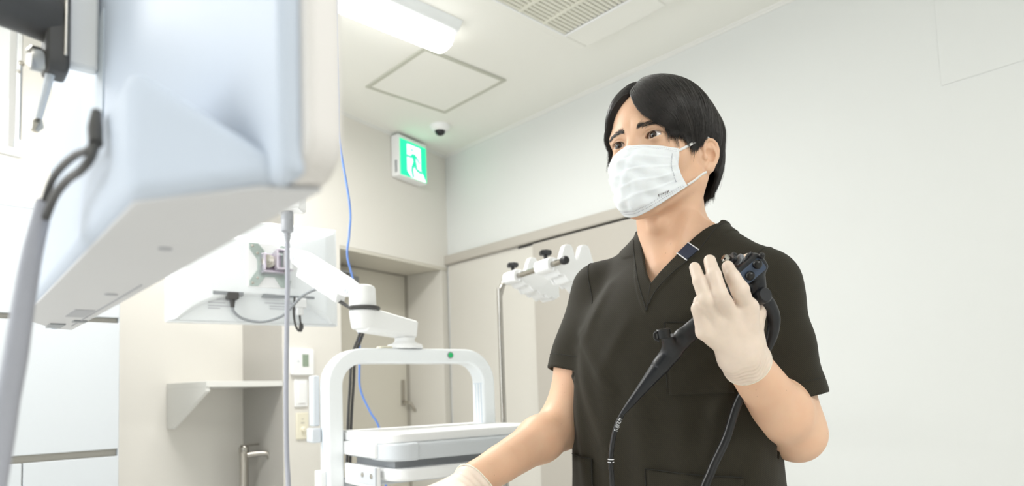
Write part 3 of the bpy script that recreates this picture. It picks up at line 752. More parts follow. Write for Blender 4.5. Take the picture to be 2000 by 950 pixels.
obj('cable_sleeve', tube([MO(0.19, 0.0612, 0.026), MO(0.19, 0.0620, 0.018), MO(0.19, 0.0664, -0.0075), MO(0.19, 0.0700, -0.0372), MO(0.19, 0.0730, -0.0662), MO(0.19, 0.0761, -0.089), MO(0.19, 0.0780, -0.1086), MO(0.19, 0.0830, -0.150), MO(0.19, 0.095, -0.25), MO(0.2, 0.13, -0.6), MO(0.22, 0.15, -1.28)], [0.0038, 0.0046, 0.0052, 0.0056, 0.006, 0.006, 0.006, 0.006, 0.006, 0.006, 0.006], 14), M_cablegrey, c)
# ------------------------------------------------------------------ distance-field modelling (for the man)
def vec(*a): return np.array(a, np.float32)
def smin(a, b, k):
    h = np.clip(0.5+0.5*(b-a)/k, 0, 1)
    return b*(1-h)+a*h-k*h*(1-h)
def smax(a, b, k): return -smin(-a, -b, k)
def sphere(p, c, r): return np.sqrt(((p-c)**2).sum(-1))-r
def ellip(p, c, r):
    q = (p-c); r = np.asarray(r, np.float32)
    k0 = np.sqrt(((q/r)**2).sum(-1))+1e-9; k1 = np.sqrt(((q/(r*r))**2).sum(-1))+1e-9
    return k0*(k0-1)/k1
def cone(p, a, b, ra, rb):
    a = np.asarray(a, np.float32); b = np.asarray(b, np.float32)
    ab = b-a; t = np.clip(((p-a)@ab)/float(ab@ab), 0, 1)
    return np.sqrt(((p-a-t[:, None]*ab)**2).sum(-1))-(ra+(rb-ra)*t)
def chain(p, pts, rs, k=0.0):
    d = None
    for i in range(len(pts)-1):
        c = cone(p, pts[i], pts[i+1], rs[i], rs[i+1])
        d = c if d is None else (smin(d, c, k) if k else np.minimum(d, c))
    return d
def sstep(x, a, b):
    t = np.clip((x-a)/(b-a), 0, 1); return t*t*(3-2*t)
def hashnoise(p, s, seed=0):
    """cheap smooth noise from sines"""
    q = p*s
    x, y, z = q[:, 0], q[:, 1], q[:, 2]
    return (np.sin(1.7*x+1.3*np.sin(1.1*y+seed)+0.7*z)+np.sin(1.9*y+1.1*np.sin(1.3*z+seed*2)-0.6*x)+np.sin(1.6*z+1.2*np.sin(1.2*x-seed)+0.8*y))/3

def evalc(fn, P, n=400000):
    if len(P) <= n: return fn(P).astype(np.float32)
    return np.concatenate([fn(P[i:i+n]).astype(np.float32) for i in range(0, len(P), n)])

def axis_of(*seg):
    """nonuniform axis: (start, stop, step), (stop2, step2) ..."""
    x = [seg[0][0]]
    for s in seg:
        stop, h = s[-2], s[-1]
        while x[-1] < stop-1e-6: x.append(x[-1]+h)
    return np.array(x, np.float32)

def net(fn, xs, ys, zs, B=8, newton=2, margin=1.25):
    def pad(a):
        r = (-(len(a)-1)) % B
        return np.concatenate([a, a[-1]+(a[-1]-a[-2])*np.arange(1, r+1, dtype=np.float32)]) if r else a
    xs, ys, zs = pad(xs), pad(ys), pad(zs)
    nx, ny, nz = len(xs), len(ys), len(zs)
    bx, by, bz = (nx-1)//B, (ny-1)//B, (nz-1)//B
    def ctr(a, n): return (a[np.arange(n)*B]+a[np.arange(n)*B+B])/2, (a[np.arange(n)*B+B]-a[np.arange(n)*B])/2
    (cx, hx), (cy, hy), (cz, hz) = ctr(xs, bx), ctr(ys, by), ctr(zs, bz)
    G = np.stack(np.meshgrid(cx, cy, cz, indexing='ij'), -1).reshape(-1, 3)
    Hh = np.sqrt((np.stack(np.meshgrid(hx, hy, hz, indexing='ij'), -1)**2).sum(-1)).reshape(-1)
    d = evalc(fn, G)
    keep = (np.abs(d) < Hh*margin+0.004)
    vals = np.repeat(np.repeat(np.repeat(np.where(d < 0, -1, 1).astype(np.float32).reshape(bx, by, bz), B, 0), B, 1), B, 2)
    vals = np.pad(vals, ((0, 1), (0, 1), (0, 1)), mode='edge')
    nodes = np.zeros((nx, ny, nz), bool)
    for i, j, k in np.argwhere(keep.reshape(bx, by, bz)):
        nodes[i*B:i*B+B+1, j*B:j*B+B+1, k*B:k*B+B+1] = True
    I = np.argwhere(nodes)
    P = np.stack([xs[I[:, 0]], ys[I[:, 1]], zs[I[:, 2]]], -1)
    vals[I[:, 0], I[:, 1], I[:, 2]] = evalc(fn, P)
    s = vals < 0
    cnt = np.zeros((nx-1, ny-1, nz-1), np.uint8)
    for a in (0, 1):
        for b in (0, 1):
            for c in (0, 1):
                cnt += s[a:nx-1+a, b:ny-1+b, c:nz-1+c]
    act = np.argwhere((cnt > 0) & (cnt < 8))
    idx = np.full((nx-1, ny-1, nz-1), -1, np.int32)
    idx[act[:, 0], act[:, 1], act[:, 2]] = np.arange(len(act))
    acc = np.zeros((len(act), 3), np.float64); w = np.zeros(len(act))
    A = [xs, ys, zs]
    for ax in range(3):
        o1, o2 = [a for a in range(3) if a != ax]
        for u in (0, 1):
            for v in (0, 1):
                i0 = act.copy(); i0[:, o1] += u; i0[:, o2] += v
                i1 = i0.copy(); i1[:, ax] += 1
                v0 = vals[i0[:, 0], i0[:, 1], i0[:, 2]]; v1 = vals[i1[:, 0], i1[:, 1], i1[:, 2]]
                m = (v0 < 0) != (v1 < 0)
                t = np.where(m, v0/np.where(m, v0-v1, 1), 0)
                pt = np.zeros((len(act), 3))
                for q in range(3):
                    pt[:, q] = A[q][i0[:, q]]
                pt[:, ax] += t*(A[ax][i1[:, ax]]-A[ax][i0[:, ax]])
                acc[m] += pt[m]; w[m] += 1
    V = (acc/np.maximum(w, 1)[:, None]).astype(np.float32)
    F = []
    for ax in range(3):
        o1, o2 = [(1, 2), (2, 0), (0, 1)][ax]
        sl0 = [slice(None)]*3; sl1 = [slice(None)]*3
        sl0[ax] = slice(0, -1); sl1[ax] = slice(1, None)
        e = np.argwhere(s[tuple(sl0)] != s[tuple(sl1)])
        lim = [nx, ny, nz]
        ok = (e[:, o1] > 0) & (e[:, o2] > 0) & (e[:, o1] < lim[o1]-1) & (e[:, o2] < lim[o2]-1)
        e = e[ok]
        q = []
        for du, dv in ((-1, -1), (0, -1), (0, 0), (-1, 0)):
            c = e.copy(); c[:, o1] += du; c[:, o2] += dv
            q.append(idx[c[:, 0], c[:, 1], c[:, 2]])
        q = np.stack(q, -1)
        ins = s[e[:, 0], e[:, 1], e[:, 2]]
        q[~ins] = q[~ins][:, ::-1]
        F.append(q)
    F = np.concatenate(F); F = F[(F >= 0).all(1)]
    cell = np.stack([np.diff(A[q])[act[:, q]] for q in range(3)], -1).min(1)
    for _ in range(newton):
        V = project(fn, V, cell*0.8)
    return V, F

def grad(fn, V, e=4e-4):
    g = np.zeros_like(V)
    for q in range(3):
        o = np.zeros(3, np.float32); o[q] = e
        g[:, q] = (evalc(fn, V+o)-evalc(fn, V-o))/(2*e)
    return g
def project(fn, V, lim=None, off=0.0):
    d = evalc(fn, V)-off; g = grad(fn, V)
    st = -(d/np.maximum((g*g).sum(-1), 0.05))[:, None]*g
    if lim is not None:
        n = np.sqrt((st**2).sum(-1)); st *= (np.minimum(1, lim/np.maximum(n, 1e-9)))[:, None]
    return (V+st).astype(np.float32)

def np_mesh(name, V, F, m, parent=None, smooth=True):
    me = bpy.data.meshes.new(name)
    F = np.asarray(F, np.int32); k = F.shape[1]
    me.vertices.add(len(V)); me.vertices.foreach_set('co', np.asarray(V, np.float32).ravel())
    me.loops.add(F.size); me.loops.foreach_set('vertex_index', F.ravel())
    me.polygons.add(len(F)); me.polygons.foreach_set('loop_start', np.arange(0, F.size, k, dtype=np.int32))
    me.polygons.foreach_set('use_smooth', np.full(len(F), smooth))
    me.update(calc_edges=True); me.validate()
    if m: me.materials.append(m)
    o = bpy.data.objects.new(name, me)
    link(o, parent); return o

# ------------------------------------------------------------------ the man: his own frame (x to the right of the view, y away from it, z up)
VROT = YAW-PI/2
ORG = np.array([0.30, 1.15, 0.0], np.float32)          # where he stands, in that frame
def W_of(v): return Matrix.Rotation(VROT, 4, 'Z') @ Vector(v)

# head frame: x to his left, y where he looks, z up; origin between the ears at eye height
PSI = rad(42.0)
HO = vec(0.266, 1.12, 1.602)
HL = vec(math.cos(PSI), -math.sin(PSI), 0); HF = vec(-math.sin(PSI), -math.cos(PSI), 0); HU = vec(0, 0, 1)
HM = np.stack([HL, HF, HU])                            # rows: axes
def to_head(p): return (p-HO) @ HM.T
def from_head(q): return np.asarray(q, np.float32) @ HM + HO
# torso frame
TA = rad(36.0)
TO = vec(0.298, 1.15, 0)
TLx = vec(math.cos(TA), -math.sin(TA), 0); TFx = vec(-math.sin(TA), -math.cos(TA), 0)
TM = np.stack([TLx, TFx, HU])
def to_torso(p): return (p-TO) @ TM.T
def from_torso(q): return np.asarray(q, np.float32) @ TM + TO

EYE = (0.0325, 0.0715, 0.0)
def mir(q):
    q = q.copy(); q[:, 0] = np.abs(q[:, 0]); return q

EA = vec(0.44, -0.88, 0.14); EA = EA/np.sqrt((EA**2).sum()); EU = vec(0.05, -0.14, 0.985); EU = EU-EA*float(EU@EA); EU = EU/np.sqrt((EU**2).sum())
EN = np.cross(EA, EU).astype(np.float32)
if EN[0] < 0: EN = -EN
EO = vec(0.0705, -0.014, -0.0195)
def ear(m):
    q = (m-EO) @ np.stack([EA, EU/0.82, EN]).T
    d = ellip(q, vec(0.014, 0.003, -0.0022), (0.0165, 0.029, 0.0046))
    hel = [(0.001, -0.001, 0.002), (0.000, 0.012, 0.003), (0.004, 0.024, 0.0025), (0.0125, 0.0315, 0.001), (0.022, 0.0295, 0.0005), (0.0285, 0.021, 0.0005), (0.030, 0.009, 0.0005), (0.0275, -0.004, 0.0), (0.0215, -0.015, 0.0), (0.014, -0.0235, 0.0)]
    d = smin(d, chain(q, hel, [0.0028, 0.0036, 0.0040, 0.0040, 0.0040, 0.0040, 0.0038, 0.0036, 0.0036, 0.004]), 0.003)
    ant = [(0.019, 0.021, 0.0008), (0.0225, 0.010, 0.0015), (0.0205, -0.002, 0.0018), (0.0145, -0.013, 0.0018), (0.008, -0.0165, 0.0015)]
    d = smin(d, chain(q, ant, [0.0022, 0.003, 0.0032, 0.003, 0.0025]), 0.003)
    d = smin(d, ellip(q, vec(0.0075, -0.0265, 0.0), (0.0085, 0.0088, 0.0042)), 0.005)
    d = smax(d, -ellip(q, vec(0.0112, -0.001, 0.0042), (0.0102, 0.0150, 0.0088)), 0.002)
    d = smin(d, ellip(q, vec(-0.003, -0.004, -0.006), (0.0100, 0.020, 0.0085)), 0.004)
    d = smin(d, ellip(q, vec(0.000, -0.0055, 0.0028), (0.0046, 0.0062, 0.0036)), 0.003)
    return d

def skull(q, face=True):
    m = mir(q)
    d = ellip(q, vec(0, -0.016, 0.032), (0.0745, 0.096, 0.087))
    d = smin(d, ellip(q, vec(0, 0.030, 0.030), (0.060, 0.060, 0.060)), 0.03)
    d = smin(d, ellip(q, vec(0, 0.026, -0.040), (0.0595, 0.0575, 0.072)), 0.03)
    d = smin(d, cone(m, (0.052, -0.004, -0.058), (0.014, 0.066, -0.105), 0.016, 0.017), 0.02)
    d = smin(d, sphere(q, vec(0, 0.073, -0.104), 0.018), 0.02)
    d = smin(d, sphere(m, vec(0.0435, 0.048, -0.028), 0.0235), 0.02)
    d = smin(d, cone(m, (0.012, 0.081, 0.0195), (0.045, 0.066, 0.017), 0.0110, 0.0105), 0.014)
    d = smin(d, cone(q, (0, 0.083, 0.006), (0, 0.1050, -0.038), 0.0085, 0.0110), 0.014)
    d = smin(d, sphere(m, vec(0.0125, 0.094, -0.042), 0.009), 0.008)
    return d

def head(q):
    d = skull(q)
    m = mir(q)
    # sockets, lids, lid opening
    d = smax(d, -ellip(m, vec(0.0325, 0.0945, -0.002), (0.0185, 0.0125, 0.0115)), 0.009)
    e = vec(*EYE)
    lid = sphere(m, e, 0.0132)
    d = smin(d, lid, 0.0035)
    u = m[:, 0]-e[0]; v = m[:, 2]-e[2]-0.06*u
    up = 0.0058*(1-np.abs(u/0.0150)**2.4)+0.0006; lo = -0.0043*(1-np.abs(u/0.0148)**2.0)
    opn = np.maximum(np.maximum(v-up, lo-v), np.abs(u)-0.0148)
    opn = np.maximum(opn, e[1]+0.004-m[:, 1])
    d = smax(d, -np.maximum(opn, sphere(m, e, 0.0175)), 0.0006)
    # upper lid crease
    crease = np.abs(v-up-0.0030)
    d = d + 0.0010*np.exp(-(crease/0.0011)**2)*(np.abs(u) < 0.016)*np.exp(-((m[:, 1]-0.083)/0.012)**2)
    # solid eye behind the opening
    d = np.minimum(d, sphere(m, e, 0.0112))
    d = smin(d, ear(m), 0.007)
    return d

# arms and hands --------------------------------------------------------------
SH_L, EL_L, WR_L = vec(0.410, 1.078, 1.358), vec(0.447, 1.075, 1.122), vec(0.3105, 0.912, 1.243)
SH_R, EL_R, WR_R = vec(0.170, 1.246, 1.386), vec(0.088, 1.225, 1.141), vec(-0.061, 1.045, 1.071)
RS_R = (0.045, 0.0435, 0.0385, 0.0385, 0.0372, 0.0272)
def arm(p, S, E, Wr, rs=(0.045, 0.0455, 0.040, 0.0425, 0.041, 0.0275)):
    um = S+(E-S)*0.55; fm = E+(Wr-E)*0.30
    d = cone(p, S, um, rs[0], rs[1])
    d = smin(d, cone(p, um, E, rs[1], rs[2]), 0.02)
    f = cone(p, E, fm, rs[2], rs[3])
    f = smin(f, cone(p, fm, Wr, rs[4], rs[5]), 0.02)
    return smin(d, f, 0.028)

# left hand: back towards the viewer, fingers up round the scope
L_F = {
 'index':  [(0.3119, 0.8820, 1.3025), (0.2960, 0.8570, 1.3231), (0.2891, 0.8610, 1.3414), (0.2875, 0.8740, 1.3574)],
 'middle': [(0.2872, 0.8740, 1.2956), (0.2664, 0.8460, 1.3166), (0.2622, 0.8530, 1.3430), (0.2623, 0.8670, 1.3645)],
 'ring':   [(0.2670, 0.8750, 1.2897), (0.2500, 0.8510, 1.3113), (0.2448, 0.8580, 1.3365), (0.2435, 0.8710, 1.3571)],
 'little': [(0.2544, 0.8810, 1.2732), (0.2451, 0.8660, 1.3022), (0.2527, 0.8840, 1.3131), (0.2642, 0.9000, 1.3149)],
}
L_R = {'index': (0.0104, 0.0098, 0.0078, 0.0062), 'middle': (0.0098, 0.0086, 0.0077, 0.0064), 'ring': (0.0094, 0.0080, 0.0069, 0.0056), 'little': (0.0094, 0.0084, 0.0074, 0.0066)}
L_T = [(0.322, 0.914, 1.262), (0.3375, 0.928, 1.300), (0.3400, 0.941, 1.342), (0.3380, 0.938, 1.376)]
def hand(p, Wr, El, fingers, radii, thumb, trad=(0.017, 0.0145, 0.0115, 0.0092)):
    d = None
    for n in ('index', 'middle', 'ring', 'little'):
        pts = [vec(*q) for q in fingers[n]]; r = radii[n]
        mc = cone(p, Wr, pts[0], 0.0175, r[0]*1.08)
        d = mc if d is None else smin(d, mc, 0.013)
    d = smin(d, cone(p, Wr, vec(*thumb[0]), 0.018, trad[0]), 0.015)
    d = smin(d, cone(p, vec(*thumb[0]), vec(*fingers['index'][0]), 0.011, 0.009), 0.018)
    for n in ('index', 'middle', 'ring', 'little'):
        pts = [vec(*q) for q in fingers[n]]; r = radii[n]
        f = chain(p, pts, r, 0.003)
        d = smin(d, f, 0.0035)
    d = smin(d, chain(p, [vec(*q) for q in thumb], trad, 0.005), 0.008)
    d = smin(d, cone(p, Wr, Wr+(El-Wr)*0.26, 0.0270, 0.0318), 0.016)
    return d

def make_fingers(Wr, fwd, out, nor, curl, L=1.0):
    """points for a relaxed hand; fwd along the hand, out to the index side, nor out of the back"""
    F, R = {}, {}
    spec = {'index': (0.026, 0.090, (0.044, 0.026, 0.021)), 'middle': (0.007, 0.094, (0.048, 0.030, 0.022)), 'ring': (-0.012, 0.089, (0.044, 0.028, 0.021)), 'little': (-0.029, 0.080, (0.034, 0.021, 0.019))}
    for n, (o, f, seg) in spec.items():
        p = Wr+fwd*f+out*o+nor*0.004; pts = [p]; a = curl*0.4
        for s in seg:
            p = p+(fwd*math.cos(a)-nor*math.sin(a))*s+out*o*0.10; pts.append(p); a += curl
        F[n] = [tuple(q) for q in pts]; R[n] = (0.0108, 0.0098, 0.0088, 0.0074)
    t = [Wr+fwd*0.028+out*0.024-nor*0.008]
    for s, a, b in ((0.036, 0.85, 0.35), (0.030, 0.55, 0.35), (0.024, 0.4, 0.45)):
        v = fwd*math.cos(a)+out*math.sin(a)-nor*b; t.append(t[-1]+v/np.sqrt((v**2).sum())*s)
    return F, R, [tuple(q) for q in t]
_f = (WR_R-EL_R); _f = _f+vec(0.02, -0.02, 0.0); _f = _f/np.sqrt((_f**2).sum())
_n = vec(0.05, -0.25, 1.0); _n = _n-_f*float(_n@_f); _n /= np.sqrt((_n**2).sum())
_o = np.cross(_n, _f).astype(np.float32)
if _o[1] > 0: pass
R_F, R_R, R_T = make_fingers(WR_R, _f, -_o if np.dot(-_o, vec(1, -0.3, 0)) > 0 else _o, _n, 0.42)

def near(p, c, r): return ((p-c)**2).sum(-1) < r*r

_PROF = {}
def torso_prof(z, tab):
    key = id(tab)
    if key not in _PROF:                       # rounded-off version of the table
        zz = [t[0] for t in tab]; zd = np.arange(zz[0], zz[-1]+1e-6, 0.004)
        w = np.exp(-(np.arange(-12, 13)/6.0)**2); w /= w.sum()
        _PROF[key] = (zd, [np.convolve(np.pad(np.interp(zd, zz, [t[i] for t in tab]), 12, mode='reflect', reflect_type='odd'), w, 'valid') for i in range(1, len(tab[0]))])
    zd, cs = _PROF[key]
    return [np.interp(z, zd, c).astype(np.float32) for c in cs]
BODY = [(0.84, 0.150, 0.108, -0.024, -0.005), (0.95, 0.140, 0.100, -0.022, -0.005), (1.08, 0.138, 0.096, -0.018, 0.0), (1.22, 0.155, 0.106, -0.010, 0.004), (1.32, 0.158, 0.104, -0.002, 0.002), (1.38, 0.135, 0.085, 0.0, -0.005), (1.43, 0.085, 0.066, 0.0, -0.016), (1.47, 0.055, 0.055, 0.0, -0.02)]
def stack(t, tab, n=2.3):
    a, b, sx, sy = torso_prof(t[:, 2], tab)
    x = np.abs(t[:, 0]-sx)/a; y = np.abs(t[:, 1]-sy)/b
    r = (x**n+y**n)**(1/n)+1e-6
    d = (r-1)*np.minimum(a, b)*0.9
    z0, z1 = tab[0][0], tab[-1][0]
    return np.maximum(d, np.maximum(z0-t[:, 2], t[:, 2]-z1))

NB = vec(0.292, 1.160, 1.435)
HIPZ = 0.90
def body_fn(p):
    q = to_head(p); t = to_torso(p)
    d = np.full(len(p), 1.0, np.float32)
    bt = stack(t, BODY)
    # shoulders and chest
    bt = smin(bt, cone(t, (0.04, -0.018, 1.425), (0.115, -0.012, 1.360), 0.036, 0.038), 0.03)
    bt = smin(bt, cone(t, (-0.04, -0.018, 1.435), (-0.122, -0.012, 1.376), 0.036, 0.038), 0.03)
    bt = smin(bt, cone(p, SH_L, SH_L+(EL_L-SH_L)*0.3, 0.044, 0.045), 0.02)
    bt = smin(bt, cone(p, SH_R, SH_R+(EL_R-SH_R)*0.3, 0.044, 0.045), 0.02)
    # neck with its front muscles
    hb = from_head(vec(0, -0.020, -0.045))
    nk = cone(p, hb, NB, 0.0545, 0.0585)
    st = from_torso(vec(0.0, 0.060, 1.405))
    for s in (1, -1):
        nk = smin(nk, cone(p, from_head(vec(s*0.056, -0.022, -0.055)), st+TLx*0.012*s, 0.013, 0.010), 0.02)
    nk = smin(nk, sphere(p, from_head(vec(0, 0.028, -0.128)), 0.012), 0.03)
    bt = smin(bt, nk, 0.035)
    d = np.minimum(d, bt)
    a = np.minimum(arm(p, SH_L, EL_L, WR_L), arm(p, SH_R, EL_R, WR_R, RS_R))
    d = smin(d, a, 0.012)
    m = near(q, vec(0, 0, 0), 0.24)
    if m.any():
        hd = np.full(len(p), 1.0, np.float32); hd[m] = head(q[m]); d = np.where(m, smin(d, hd, 0.018), d)
    m = near(p, vec(0.29, 0.89, 1.30), 0.16)
    if m.any(): d[m] = smin(d[m], hand(p[m], WR_L, EL_L, L_F, L_R, L_T)+0.001, 0.003)
    m = near(p, WR_R+_f*0.09, 0.20)
    if m.any(): d[m] = smin(d[m], hand(p[m], WR_R, EL_R, R_F, R_R, R_T)+0.001, 0.003)
    # hips and legs
    lt = np.full(len(p), 1.0, np.float32)
    m = p[:, 2] < 1.0
    if m.any():
        tm = t[m]
        l = ellip(tm, vec(-0.022, -0.005, 0.90), (0.160, 0.112, 0.13))
        for s in (1, -1):
            l = smin(l, chain(tm, [vec(s*0.085-0.02, -0.005, 0.86), vec(s*0.095-0.01, 0.0, 0.48), vec(s*0.10, -0.02, 0.09)], [0.080, 0.055, 0.040], 0.02), 0.03)
            l = smin(l, chain(tm, [vec(s*0.10, -0.03, 0.055), vec(s*0.115, 0.13, 0.032)], [0.042, 0.030], 0.02), 0.02)
        l = np.maximum(l, 0.004-tm[:, 2])
        lt[m] = l
        d = smin(d, lt, 0.02)
    return d
TOP = [(0.80, 0.205, 0.148, -0.030, -0.005), (0.95, 0.186, 0.136, -0.036, -0.003), (1.08, 0.178, 0.130, -0.034, 0.000), (1.22, 0.176, 0.132, -0.022, 0.004), (1.32, 0.174, 0.126, -0.008, 0.002), (1.38, 0.148, 0.104, 0.0, -0.006), (1.425, 0.108, 0.082, 0.0, -0.016), (1.475, 0.072, 0.068, 0.0, -0.020)]
SE_L = SH_L+(EL_L-SH_L)*0.79
SE_R = SH_R+(EL_R-SH_R)*0.665
DL = (EL_L-SH_L)/np.sqrt(((EL_L-SH_L)**2).sum()); DR = (EL_R-SH_R)/np.sqrt(((EL_R-SH_R)**2).sum())
VS = -0.0114                                           # tip of the neck opening
CREASES = [  # (s0, z0, s1, z1, width, amount) on the front of the top
 (-0.150, 1.30, -0.075, 1.20, 0.012, 0.0050), (-0.155, 1.27, -0.10, 1.12, 0.014, 0.0050), (-0.165, 1.22, -0.13, 1.00, 0.013, 0.0050),
 (-0.095, 1.22, -0.08, 0.95, 0.018, 0.0050), (-0.03, 1.20, -0.02, 0.95, 0.020, 0.0045), (0.04, 1.16, 0.03, 0.92, 0.018, 0.0045),
 (0.10, 1.20, 0.06, 1.02, 0.018, 0.0045), (0.15, 1.27, 0.09, 1.16, 0.013, 0.0050), (0.16, 1.22, 0.12, 1.02, 0.015, 0.005),
 (-0.045, 1.31, -0.09, 1.24, 0.014, 0.003), (0.03, 1.31, 0.10, 1.26, 0.014, 0.003), (-0.10, 1.38, -0.13, 1.30, 0.012, 0.0035), (0.11, 1.37, 0.145, 1.29, 0.012, 0.0040)]
def segd(s, z, c):
    ax, az, bx, bz = c[:4]; dx, dz = bx-ax, bz-az
    t = np.clip(((s-ax)*dx+(z-az)*dz)/(dx*dx+dz*dz), 0, 1)
    return np.sqrt((s-ax-t*dx)**2+(z-az-t*dz)**2), t
def neck_h(t):
    """signed distance-like height above the neck opening's edge"""
    s, fwd, z = t[:, 0], t[:, 1], t[:, 2]
    ds = s-VS
    ad = np.abs(ds)
    e1 = 1.371+1.50*ad-3.9*ad*ad; e2 = 1.371+1.25*ad+23.0*ad*ad
    edge = np.where(ds > 0, e1, e2)+np.maximum(0, 0.015-fwd)*0.5
    edge = smin(edge, 1.484+0*s, 0.010)
    k = np.where(ds > 0, 1.25, 1.9)*(1-sstep(ad, 0.07, 0.13))*sstep(fwd, -0.03, 0.03)
    return ((z-edge)/np.sqrt(1+k*k)).astype(np.float32)
def top_solid(p, detail=True):
    t = to_torso(p)
    d = stack(t, TOP, 2.4)
    d = smin(d, cone(t, (0.04, -0.018, 1.425), (0.128, -0.012, 1.362), 0.050, 0.057), 0.03)
    d = smin(d, cone(t, (-0.04, -0.018, 1.435), (-0.138, -0.012, 1.380), 0.050, 0.056), 0.03)
    sl = cone(p, SH_L, SE_L+DL*0.02, 0.0570, 0.0600)
    sr = cone(p, SH_R, SE_R+DR*0.02, 0.0545, 0.0575)
    if detail:
        al = (p-SH_L) @ DL; ar = (p-SH_R) @ DR
        sl = sl+0.0015*np.sin(al*70+8*(p[:, 0]-SH_L[0])*6+1.0)*sstep(al, 0.0, 0.06)*np.sin((p[:, 1]-1.0)*30)
        sr = sr+0.0014*np.sin(ar*60+(p[:, 0])*50)*sstep(ar, 0.0, 0.06)
    sl = np.maximum(sl, (p-SE_L) @ DL); sr = np.maximum(sr, (p-SE_R) @ DR)
    d = smin(d, sl, 0.022); d = smin(d, sr, 0.022)
    if detail:
        fr = sstep(t[:, 1], -0.02, 0.04)
        dist, tt = segd(t[:, 0], t[:, 2], (0, 0, 1, 1))
        f = np.zeros(len(p), np.float32)
        for c in CREASES:
            dist, tt = segd(t[:, 0], t[:, 2], c)
            f += c[5]*np.exp(-(dist/c[4])**2)*(0.55+0.45*np.sin(PI*np.clip(tt, 0.02, 0.98)))
        d = d-f*fr+0.0016*hashnoise(p, 26.0, 1.3)*fr
    return d
def top_fn(p):
    d = top_solid(p)
    t = to_torso(p)
    nh = neck_h(t)
    band = sstep(nh, -0.0268, -0.0240)
    d = d-0.0016*band*sstep(t[:, 2], 1.30, 1.33)
    sh = np.maximum(d, -(d+0.0055))
    sh = smax(sh, nh, 0.0015)
    sh = np.maximum(sh, (p-SE_L) @ DL - 0.0) if False else sh
    # open ends: hem and the two sleeve mouths
    sh = np.maximum(sh, 0.82-p[:, 2])
    for S, D in ((SE_L, DL), (SE_R, DR)):
        m = near(p, S, 0.085)
        a = (p-S) @ D
        sh = np.where(m & (stack(t, TOP, 2.4) > 0.004), np.maximum(sh, a+0.006), sh)
    return sh
# ------------------------------------------------------------------ materials of the man
def skin_mat():
    m = mat('skin', srgb(236, 196, 168), 0.46, bump=0.10, scale=420, sss=0.16, spec=0.42)
    nt = m.node_tree; b = nt.nodes['Principled BSDF']
    tc = [n for n in nt.nodes if n.type == 'TEX_COORD'][0]
    n1 = nt.nodes.new('ShaderNodeTexNoise'); n1.inputs['Scale'].default_value = 22; n1.inputs['Detail'].default_value = 4
    nt.links.new(tc.outputs['Object'], n1.inputs['Vector'])
    mx = nt.nodes.new('ShaderNodeMix'); mx.data_type = 'RGBA'
    mx.inputs['A'].default_value = srgb(227, 178, 145); mx.inputs['B'].default_value = srgb(239, 202, 172)
    nt.links.new(n1.outputs['Fac'], mx.inputs['Factor'])
    vo = nt.nodes.new('ShaderNodeTexVoronoi'); vo.inputs['Scale'].default_value = 95
    nt.links.new(tc.outputs['Object'], vo.inputs['Vector'])
    rp = nt.nodes.new('ShaderNodeValToRGB'); rp.color_ramp.elements[0].position = 0.05; rp.color_ramp.elements[0].color = (1, 1, 1, 1)
    rp.color_ramp.elements[1].position = 0.11; rp.color_ramp.elements[1].color = (0, 0, 0, 1)
    nt.links.new(vo.outputs['Distance'], rp.inputs['Fac'])
    n2 = nt.nodes.new('ShaderNodeTexNoise'); n2.inputs['Scale'].default_value = 40
    nt.links.new(tc.outputs['Object'], n2.inputs['Vector'])
    r2 = nt.nodes.new('ShaderNodeValToRGB'); r2.color_ramp.elements[0].position = 0.55; r2.color_ramp.elements[1].position = 0.62
    nt.links.new(n2.outputs['Fac'], r2.inputs['Fac'])
    mu = nt.nodes.new('ShaderNodeMath'); mu.operation = 'MULTIPLY'
    nt.links.new(rp.outputs['Color'], mu.inputs[0]); nt.links.new(r2.outputs['Color'], mu.inputs[1])
    m3 = nt.nodes.new('ShaderNodeMath'); m3.operation = 'MULTIPLY'; m3.inputs[1].default_value = 0.45
    nt.links.new(mu.outputs[0], m3.inputs[0])
    mole = nt.nodes.new('ShaderNodeMix'); mole.data_type = 'RGBA'
    mole.inputs['B'].default_value = srgb(150, 100, 76)
    nt.links.new(m3.outputs[0], mole.inputs['Factor']); nt.links.new(mx.outputs['Result'], mole.inputs['A'])
    nt.links.new(mole.outputs['Result'], b.inputs['Base Color'])
    return m
M_skin = skin_mat()

